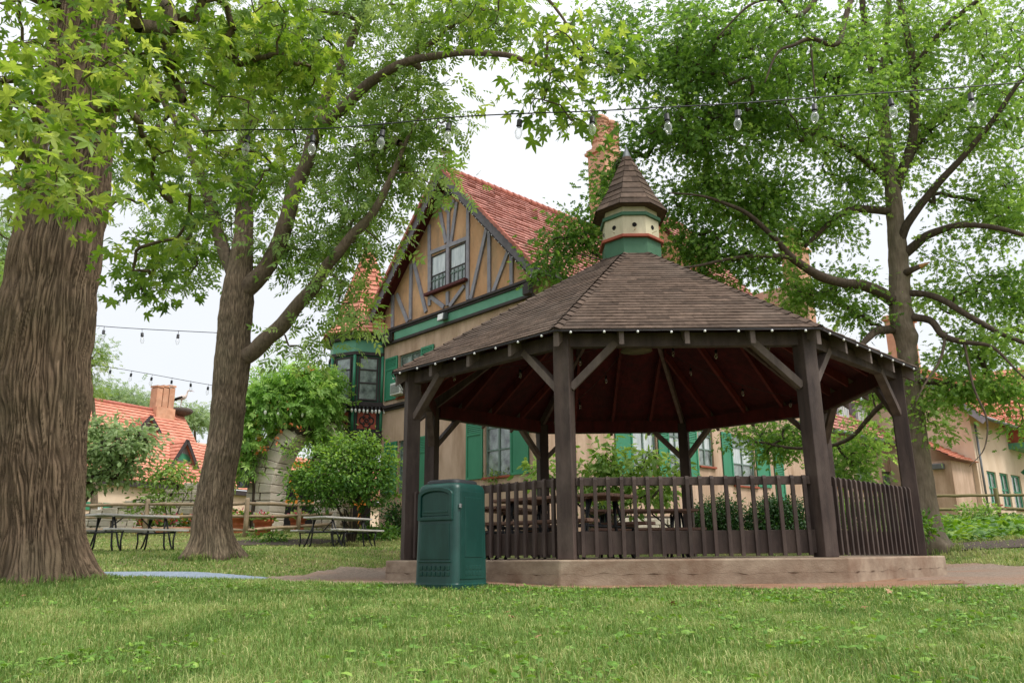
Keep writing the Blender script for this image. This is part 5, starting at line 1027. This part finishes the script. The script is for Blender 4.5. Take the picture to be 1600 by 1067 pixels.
shrub('dogwood', 'thin airy sapling with few leaves before the white stone wall', gat(262, 26.4), [(275, 735, 26.4, 40, 26, .7, 22), (245, 750, 26.4, 30, 20, .6, 14), (265, 775, 26.4, 30, 20, .6, 12), (235, 790, 26.4, 26, 24, .5, 16)], 'oval', 'pale', 20, .18, .13, 23, 3, .02, .005, 'tree', h=1.2, part='crown')
shrub('sapling', 'light green leafy sapling growing behind the gazebo before the house wall', gat(985, 20.5), [(985, 720, 20.5, 60, 34, .9, 26), (940, 730, 20.5, 40, 40, .8, 18), (1040, 735, 20.5, 40, 30, .8, 13), (920, 760, 20.5, 30, 30, .6, 16), (1000, 770, 20.5, 60, 26, .8, 24), (850, 740, 20.8, 24, 30, .5, 16)], 'oval', 'pale', 16, .2, .19, 24, 5, .025, .005, 'tree', h=1.0, part='crown', droop=.4)
for k, (px, w, n, lb) in enumerate(((1122, 44, 150, 'dense dark green rounded hedge bush behind the gazebo, left of two'), (1214, 52, 190, 'dense dark green rounded hedge bush behind the gazebo, right of two'))):
    shrub('hedge_bush', lb, gat(px, 21.5), [(px, 808, 21.5, w, 30, .7, n), (px, 825, 21.5, w * 1.02, 22, .7, n // 2)], 'oval', 'hedge', 40, .11, .07, 30 + k, 5, .02, .004, group='clipped bushes behind the gazebo', h=.4)
for k, (px, py, y, w, hh, n, lf, lb) in enumerate(((620, 815, 24.5, 26, 30, 50, 'hedge', 'dark leafy shrub against the house beside the round bush'), (590, 838, 23.2, 40, 14, 40, 'bush', 'low leafy perennials under the round bush'), (780, 745, 24, 24, 12, 16, 'pale', 'pale leafy plant below the shuttered ground floor window'), (820, 800, 24.3, 50, 22, 60, 'hedge', 'dark shrub behind the railing under the shuttered window'),
        (940, 800, 24.2, 36, 30, 60, 'hedge', 'dark shrub behind the gazebo picnic tables'), (1370, 800, 24, 40, 26, 60, 'bush', 'green shrub behind the right gazebo railing'), (1320, 800, 24.5, 36, 24, 46, 'cover', 'light green plants behind the right gazebo railing'), (1525, 800, 25.5, 30, 12, 26, 'pale', 'pale yellow green plant under the mossy fence rail'), (1432, 820, 15.0, 14, 22, 14, 'cover', 'broad leaved weed growing at the oak trunk foot'), (420, 845, 22.8, 30, 8, 14, 'cover', 'small weeds in the mulch under the left fence'))):
    shrub('shrub', lb, gat(px, y), [(px, py, y, w, hh, .6, n)], 'oval', lf, 26, .13, .10, 40 + k, 4, .015, .004, h=.3)
# vine over the arch with orange trumpet flowers
vb = gat(392, 26.2); vine_bl = [(412, 632, 26.2, 40, 36, .5, 80), (470, 622, 26.6, 50, 34, .6, 90), (384, 680, 26, 12, 36, .4, 30), (500, 615, 27, 26, 40, .5, 50), (440, 595, 26.5, 34, 18, .5, 34), (490, 590, 26.9, 30, 18, .4, 34), (505, 660, 27, 22, 36, .4, 46), (380, 730, 26, 8, 20, .3, 10)]
vn = shrub('trumpet_vine', 'dense green trumpet vine with orange flowers climbing over the stone arch', vb, vine_bl, 'ash', 'vine', 16, .2, .3, 51, 3, .06, .006, 'vine', h=2.2, lean=.12, droop=.6)
rng = np.random.default_rng(5); bp_ = blob_points([(430, 640, 25.85, 60, 60, .15, 9), (490, 600, 26.4, 35, 35, .15, 7), (415, 690, 25.7, 24, 24, .15, 6)], rng); k = 5
for q_ in bp_: PP = q_ + rng.normal(0, .05, (k, 3)); DD = rng.normal(0, 1, PP.shape) + [0, -1, -.3]; scatter('flower', 'oval', PP, DD, unit(rng.normal(0, 1, PP.shape)), np.full(k, .12), rng.random(k), LF['flower'], vn, vb)
# far trees over the roofs
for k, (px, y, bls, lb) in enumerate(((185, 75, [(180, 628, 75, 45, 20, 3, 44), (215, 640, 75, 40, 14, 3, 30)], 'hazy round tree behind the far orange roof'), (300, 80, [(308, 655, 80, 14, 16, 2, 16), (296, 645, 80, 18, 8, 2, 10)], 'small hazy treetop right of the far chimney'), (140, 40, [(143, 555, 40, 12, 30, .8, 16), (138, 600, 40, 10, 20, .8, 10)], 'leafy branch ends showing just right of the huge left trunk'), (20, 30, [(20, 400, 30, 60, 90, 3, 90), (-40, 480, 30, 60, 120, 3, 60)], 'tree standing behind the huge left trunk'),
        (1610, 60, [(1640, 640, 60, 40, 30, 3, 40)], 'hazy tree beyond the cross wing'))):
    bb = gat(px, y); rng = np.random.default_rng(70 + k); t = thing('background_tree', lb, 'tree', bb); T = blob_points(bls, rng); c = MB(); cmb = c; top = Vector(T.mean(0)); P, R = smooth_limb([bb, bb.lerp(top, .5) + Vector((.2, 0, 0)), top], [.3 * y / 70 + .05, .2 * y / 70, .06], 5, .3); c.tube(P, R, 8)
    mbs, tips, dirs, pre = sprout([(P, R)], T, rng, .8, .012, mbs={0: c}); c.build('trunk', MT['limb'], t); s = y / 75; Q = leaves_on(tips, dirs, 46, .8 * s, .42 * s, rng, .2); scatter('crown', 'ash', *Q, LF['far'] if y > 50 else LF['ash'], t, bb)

# ------------------------------------------------------------------ flower pots and bed
def flower_pot(px, y, r, label, seed):
    rng = np.random.default_rng(seed); p = gat(px, y); h = r * 1.5; t = thing('flower_pot', label, 'flower pot', p, 'terracotta pots by the fence')
    c = MB(); c.lathe(p, [(r * .68, -.05), (r * .72, .0), (r * .9, h * .74), (r * 1.02, h * .76), (r * 1.05, h * .97), (r * .98, h), (r * .9, h * .97), (r * .85, h * .86)], 28); c.tube([p + Vector((r * .83 * cos(a), r * .83 * sin(a), h * .5)) for a in np.linspace(0, 2 * pi, 25)], .012, 5); c.build('pot', MT['pot'], t)
    n = 150; a = rng.random(n) * 6.28; q = np.sqrt(rng.random(n)) * r * 1.1; P = np.stack([p.x + np.cos(a) * q, p.y + np.sin(a) * q, p.z + h * .9 + rng.random(n) * r * .8 * (1.2 - q / r / 1.2)], -1)
    D = unit(np.stack([np.cos(a), np.sin(a), np.full(n, .8)], -1) + rng.normal(0, .4, (n, 3))); scatter('plant', 'broad', P[:100], D[:100], unit(rng.normal(0, .4, (100, 3)) + [0, 0, 1]), np.full(100, .14), rng.random(100), LF['pale' if seed % 2 else 'bush'], t, p)
    scatter('blossom', 'oval', P[100:] + [0, 0, .06], D[100:], unit(rng.normal(0, 1, (50, 3))), np.full(50, .10), rng.random(50) * (.55 if seed % 2 else 1), LF['petal'], t, p)
for px, y, r, lb, s in ((408, 25.2, .30, 'terracotta pot of pink and yellow flowers between the two left fence posts', 1), (462, 26.8, .27, 'terracotta pot of yellow green leaves behind the shorter fence post', 3), (366, 25.8, .34, 'terracotta pot partly hidden behind the forked tree trunk', 2)): flower_pot(px, y, r, lb, s)
fp = gat(265, 26.2); t = thing('flower_bed', 'terracotta edged bed of yellow, purple and red flowers behind the left fence', 'flower bed', fp); c = MB(); c.fbox(W0, fp.x - 1.2, fp.x + 1.0, fp.y - .25, fp.y + .3, fp.z - .1, fp.z + .16); c.build('edging', MT['pot'], t, bevel=.03)
rng = np.random.default_rng(9); n = 420; P = np.stack([fp.x + rng.uniform(-1.2, 1.0, n), fp.y + rng.uniform(-.25, .3, n), fp.z + .15 + rng.random(n) * .28], -1); D = unit(rng.normal(0, .6, (n, 3)) + [0, 0, .7]); scatter('plant', 'broad', P[:250], D[:250], unit(rng.normal(0, .5, (250, 3)) + [0, 0, 1]), np.full(250, .13), rng.random(250), LF['bush'], t, fp); scatter('blossom', 'broad', P[250:] + [0, 0, .08], D[250:], unit(rng.normal(0, 1, (170, 3))), np.full(170, .12), rng.random(170), LF['petal'], t, fp)

# ------------------------------------------------------------------ string lights over the lawn
W = lambda L, y: [at(px, py, y) for px, py in L]
def strung(label, ctrl, y, bulbs, size=1.0, lead=.06, wr=.006):
    P, R = smooth_limb(W(ctrl, y), [1] * len(ctrl), 8, 0); return string_lights(label, P, W(bulbs, y), size, lead=lead, wire_r=wr)
main = [(-60, 186), (87, 202), (190, 208), (330, 205), (390, 203), (490, 202), (600, 194), (702, 184), (813, 178), (925, 174), (1040, 168), (1152, 162), (1272, 153), (1388, 145), (1515, 136), (1660, 124)]
strung('black wire of clear hanging bulbs crossing the whole view above the gazebo', main, 6.3, [(87, 202), (190, 208), (290, 206), (390, 203), (490, 202), (600, 194), (702, 184), (813, 178), (925, 174), (1040, 168), (1152, 162), (1272, 153), (1388, 145), (1515, 136)], 1.15)
strung('string of dark hanging bulbs between the two large trunks, upper one', [(120, 505), (163, 510), (222, 514), (279, 517), (340, 520)], 12.5, [(163, 510), (222, 514), (279, 517)], 1.1)
strung('string of dark hanging bulbs above the far orange roof, lower one', [(110, 566), (173, 574), (238, 585), (298, 596), (350, 605)], 17, [(173, 574), (206, 579), (238, 585), (269, 590), (298, 595), (326, 600)], 1.15)
def bay_lights():
    A, B, C_ = tv(6, TR_ + .2, 5.2), tv(7, TR_ + .2, 5.2), tv(0, TR_ + .2, 5.2); pts = [A, B, C_]; o_ = A; q = [A.lerp(B, k / 5) for k in range(5)] + [B.lerp(C_, k / 8) for k in range(9)]
    string_lights('row of white bulbs hanging under the turret window ledge', pts, q, 1.5, glass='bulb', lead=.05)
bay_lights()
E_0, E_1 = at(395, 628, 25.3), at(513, 632, 26.6)
string_lights('string of white bulbs draped across the flowering vine to the turret', sagline(E_0, E_1, .15, 12), [sagline(E_0, E_1, .15, 12)[k] for k in (2, 4, 6, 8, 10)], 1.6, glass='bulb')
# tiny lights stapled under the bargeboards
t = thing('gable_lights', 'tiny white lights along both sloping edges of the half timbered gable', 'string lights', H(RM, -.5, RZ - .5)); to = Vector(t.location); c = MB(); pr = None
for t_ in (TR, TL):
    A, B = H(t_, OV + .02, rz(t_) - .47), H(RM, OV + .02, RZ - .47); c.tube([A, B], .008, 4)
    for k in range(30):
        p = A.lerp(B, (k + .5) / 30)
        if pr is None: m = MB(); m.lathe(p, [(.004, .02), (.015, .008), (.015, -.01), (.004, -.02)], 6); pr = m.build('bulb', MT['bulb'], None, p); pr.parent = t; pr.location = p - to
        else: q = pr.copy(); link(q); q.parent = t; q.location = p - to
c.build('wire', MT['black'], t)
c = MB(); p, q = at(787, 507, 24), at(985, 428, 24); a = H(6.2, 2.2, rz(6.2) + .05); e = H(3.9, 7.9, 15.0); c.tube(sagline(a, e, .15, 10), .012, 5); tag(c.build('guy_wire', MT['black'], None, a), 'thin dark cable running from the red roof slope up to the tall chimney', 'cable')

# ------------------------------------------------------------------ grass: every blade is a small bent leaf on the lawn
def lawn_ok(x, y):
    r, _ = ra(x, y); k = ~on_gravel(x, y) & ~on_path(x, y) & (r > 4.1) & (np.hypot(x - T1[0], y - T1[1]) > .55) & (np.hypot(x + 5.4, y - 14.5) > .42)
    m = on_mulch(x, y); hx, hy = x - P0.x, y - P0.y; t_ = hx * HU.x + hy * HU.y; s_ = hx * HV.x + hy * HV.y; return k & ~((s_ > -.1) & (t_ > -3) & (t_ < 7.6)) & ~((s_ > 21) & (t_ > -3) & (t_ < 11.5)) & (~m | (RNG.random(len(x)) < .15))
def ring(n, cx, cy, r0, r1, h, w): a = RNG.random(n) * 2 * pi; r = RNG.uniform(r0, r1, n); return cx + r * np.cos(a), cy + r * np.sin(a), h, w
def blades(n, y0, y1, h, w, spread=.86):
    y = np.sqrt(RNG.uniform(y0 ** 2, y1 ** 2, n)); x = RNG.uniform(-1, 1, n) * (spread * y + .6); k = lawn_ok(x, y); return x[k], y[k], h, w
def fnoise(x, y, s, o=0.0): return np.array([noise.noise(Vector((a * s + o, b_ * s, o))) for a, b_ in zip(x, y)])
sets = [blades(220000, 2.1, 6.0, .042, .0019), blades(190000, 6.0, 10.5, .042, .0034), blades(80000, 10.5, 17, .045, .008), blades(50000, 17, 27, .042, .014), ring(2600, T1[0] - .05, T1[1], .5, .75, .085, .004), ring(1600, -5.4, 14.5, .36, .58, .10, .006), ring(400, 7.95, 15.5, .3, .5, .1, .007)]
VV, TT, VR = [], [], []; base_i = 0
for x, y, h, w in sets:
    n = len(x); lo = fnoise(x, y, .55); hi = fnoise(x, y, 2.6, 5.0); edge = on_gravel(x, y - .5) | on_path(x, y - .45)
    H_ = h * np.clip(RNG.normal(1, .36, n) + .75 * hi + .45 * lo, .3, 2.6); a = RNG.random(n) * 2 * pi; l = RNG.random(n) * .75 + .15; straw = RNG.random(n) < (.06 + .16 * np.clip(hi * 1.5 - .1, 0, 1) + .08 * (lo < -.2)); l = np.where(straw, l + .5, l)
    B = np.stack([x, y, ground(x, y) - .004], -1); d = np.stack([np.cos(a), np.sin(a), np.zeros(n)], -1); sd = np.stack([-np.sin(a), np.cos(a), np.zeros(n)], -1) * (w * RNG.uniform(.6, 1.5, n))[:, None]; up = np.array([0, 0, 1.])
    m = B + d * (l * H_ * .35)[:, None] + up * (H_ * .62)[:, None]; tp = B + d * (l * H_)[:, None] + up * (H_ * np.clip(1.05 - l * .4, .3, 1))[:, None]
    V = np.stack([B - sd, B + sd, m + sd * .8, m - sd * .8, tp], 1).reshape(-1, 3); q = base_i + np.arange(n)[:, None] * 5
    T = np.concatenate([q + np.array([[0, 1, 2]]), q + np.array([[0, 2, 3]]), q + np.array([[3, 2, 4]])], 1).reshape(-1, 3); v = np.clip(.42 + .32 * lo + .3 * hi + RNG.normal(0, .16, n) + .02 * np.clip(y - 9, 0, 12), 0, .85); v = np.where(straw, RNG.uniform(.85, 1, n), v)
    VV.append(V); TT.append(T); VR.append(np.repeat(v, 3)); base_i += len(V)
tag(np_mesh('grass', np.concatenate(VV), np.concatenate(TT), np.concatenate(VR), LF['grass']), 'short lawn grass with straw blades', 'grass', kind='stuff')
# clover and plantain patches in the lawn
n = 9500; y = np.sqrt(RNG.uniform(2.2 ** 2, 9 ** 2, n)); x = RNG.uniform(-1, 1, n) * (.86 * y + .6); k = lawn_ok(x, y) & (fnoise(x, y, .8, 3.) + .5 * fnoise(x, y, 2.4, 8.) + .05 * x + RNG.normal(0, .3, len(x)) > .22); x, y = x[k], y[k]; m = 5; n = len(x) * m
a = RNG.random(n) * 6.28; P = np.stack([np.repeat(x, m) + RNG.normal(0, .02, n), np.repeat(y, m) + RNG.normal(0, .02, n), 0 * a], -1); P[:, 2] = ground(P[:, 0], P[:, 1]) + RNG.uniform(.008, .045, n)
scatter('clover', 'broad', P, np.stack([np.cos(a), np.sin(a), RNG.uniform(-.1, .6, n)], -1), unit(RNG.normal(0, .3, (n, 3)) + [0, 0, 1]), RNG.uniform(.016, .038, n) * np.repeat(RNG.uniform(.7, 1.5, n // m), m), np.clip(RNG.normal(.5, .22, n), 0, 1), LF['clover'])
tag(bpy.data.objects['clover'], 'low clover and plantain leaves scattered through the lawn', 'clover', kind='stuff')
# fallen brown leaves and white clover heads
n = 36; y = np.sqrt(RNG.uniform(5, 110, n)); x = RNG.uniform(-1, 1, n) * .8 * y; k = (~on_path(x, y)); x, y = x[k], y[k]; n = len(x); a = RNG.random(n) * 6.28
tag(scatter('leaf_litter', 'star', np.stack([x, y, ground(x, y) + .05], -1), np.stack([np.cos(a), np.sin(a), 0 * a], -1), unit(RNG.normal(0, .35, (n, 3)) + [0, 0, 1]), RNG.uniform(.04, .075, n), RNG.random(n), leafm('dry_leaf', lin(120, 86, 56), lin(150, 112, 76), lin(176, 144, 104), .1)), 'dry brown fallen leaves on the lawn', 'leaf litter', kind='stuff')
# leafy ground cover on the right bank and at the foot of the house
n = 15000; x = RNG.uniform(7.6, 24, n); y = RNG.uniform(16.6, 29, n); k = (x / y > .44) & (x / y < .95) & (np.hypot(x - 7.95, y - 15.5) > .5); x, y = x[k], y[k]; n = len(x); a = RNG.random(n) * 6.28; hn = np.clip(.22 + .16 * fnoise(x, y, .9, 2.), .05, .5)
P = np.stack([x, y, ground(x, y) + RNG.random(n) * hn], -1); tag(scatter('ground_cover', 'broad', P, np.stack([np.cos(a), np.sin(a), RNG.uniform(-.2, .7, n)], -1), unit(RNG.normal(0, .35, (n, 3)) + [0, 0, 1]), RNG.uniform(.10, .22, n), np.clip(RNG.normal(.5, .2, n) + .5 * fnoise(x, y, 1.3, 6.), 0, 1), LF['cover']), 'leafy green ground cover on the bank below the mossy fence', 'ground cover', kind='stuff')
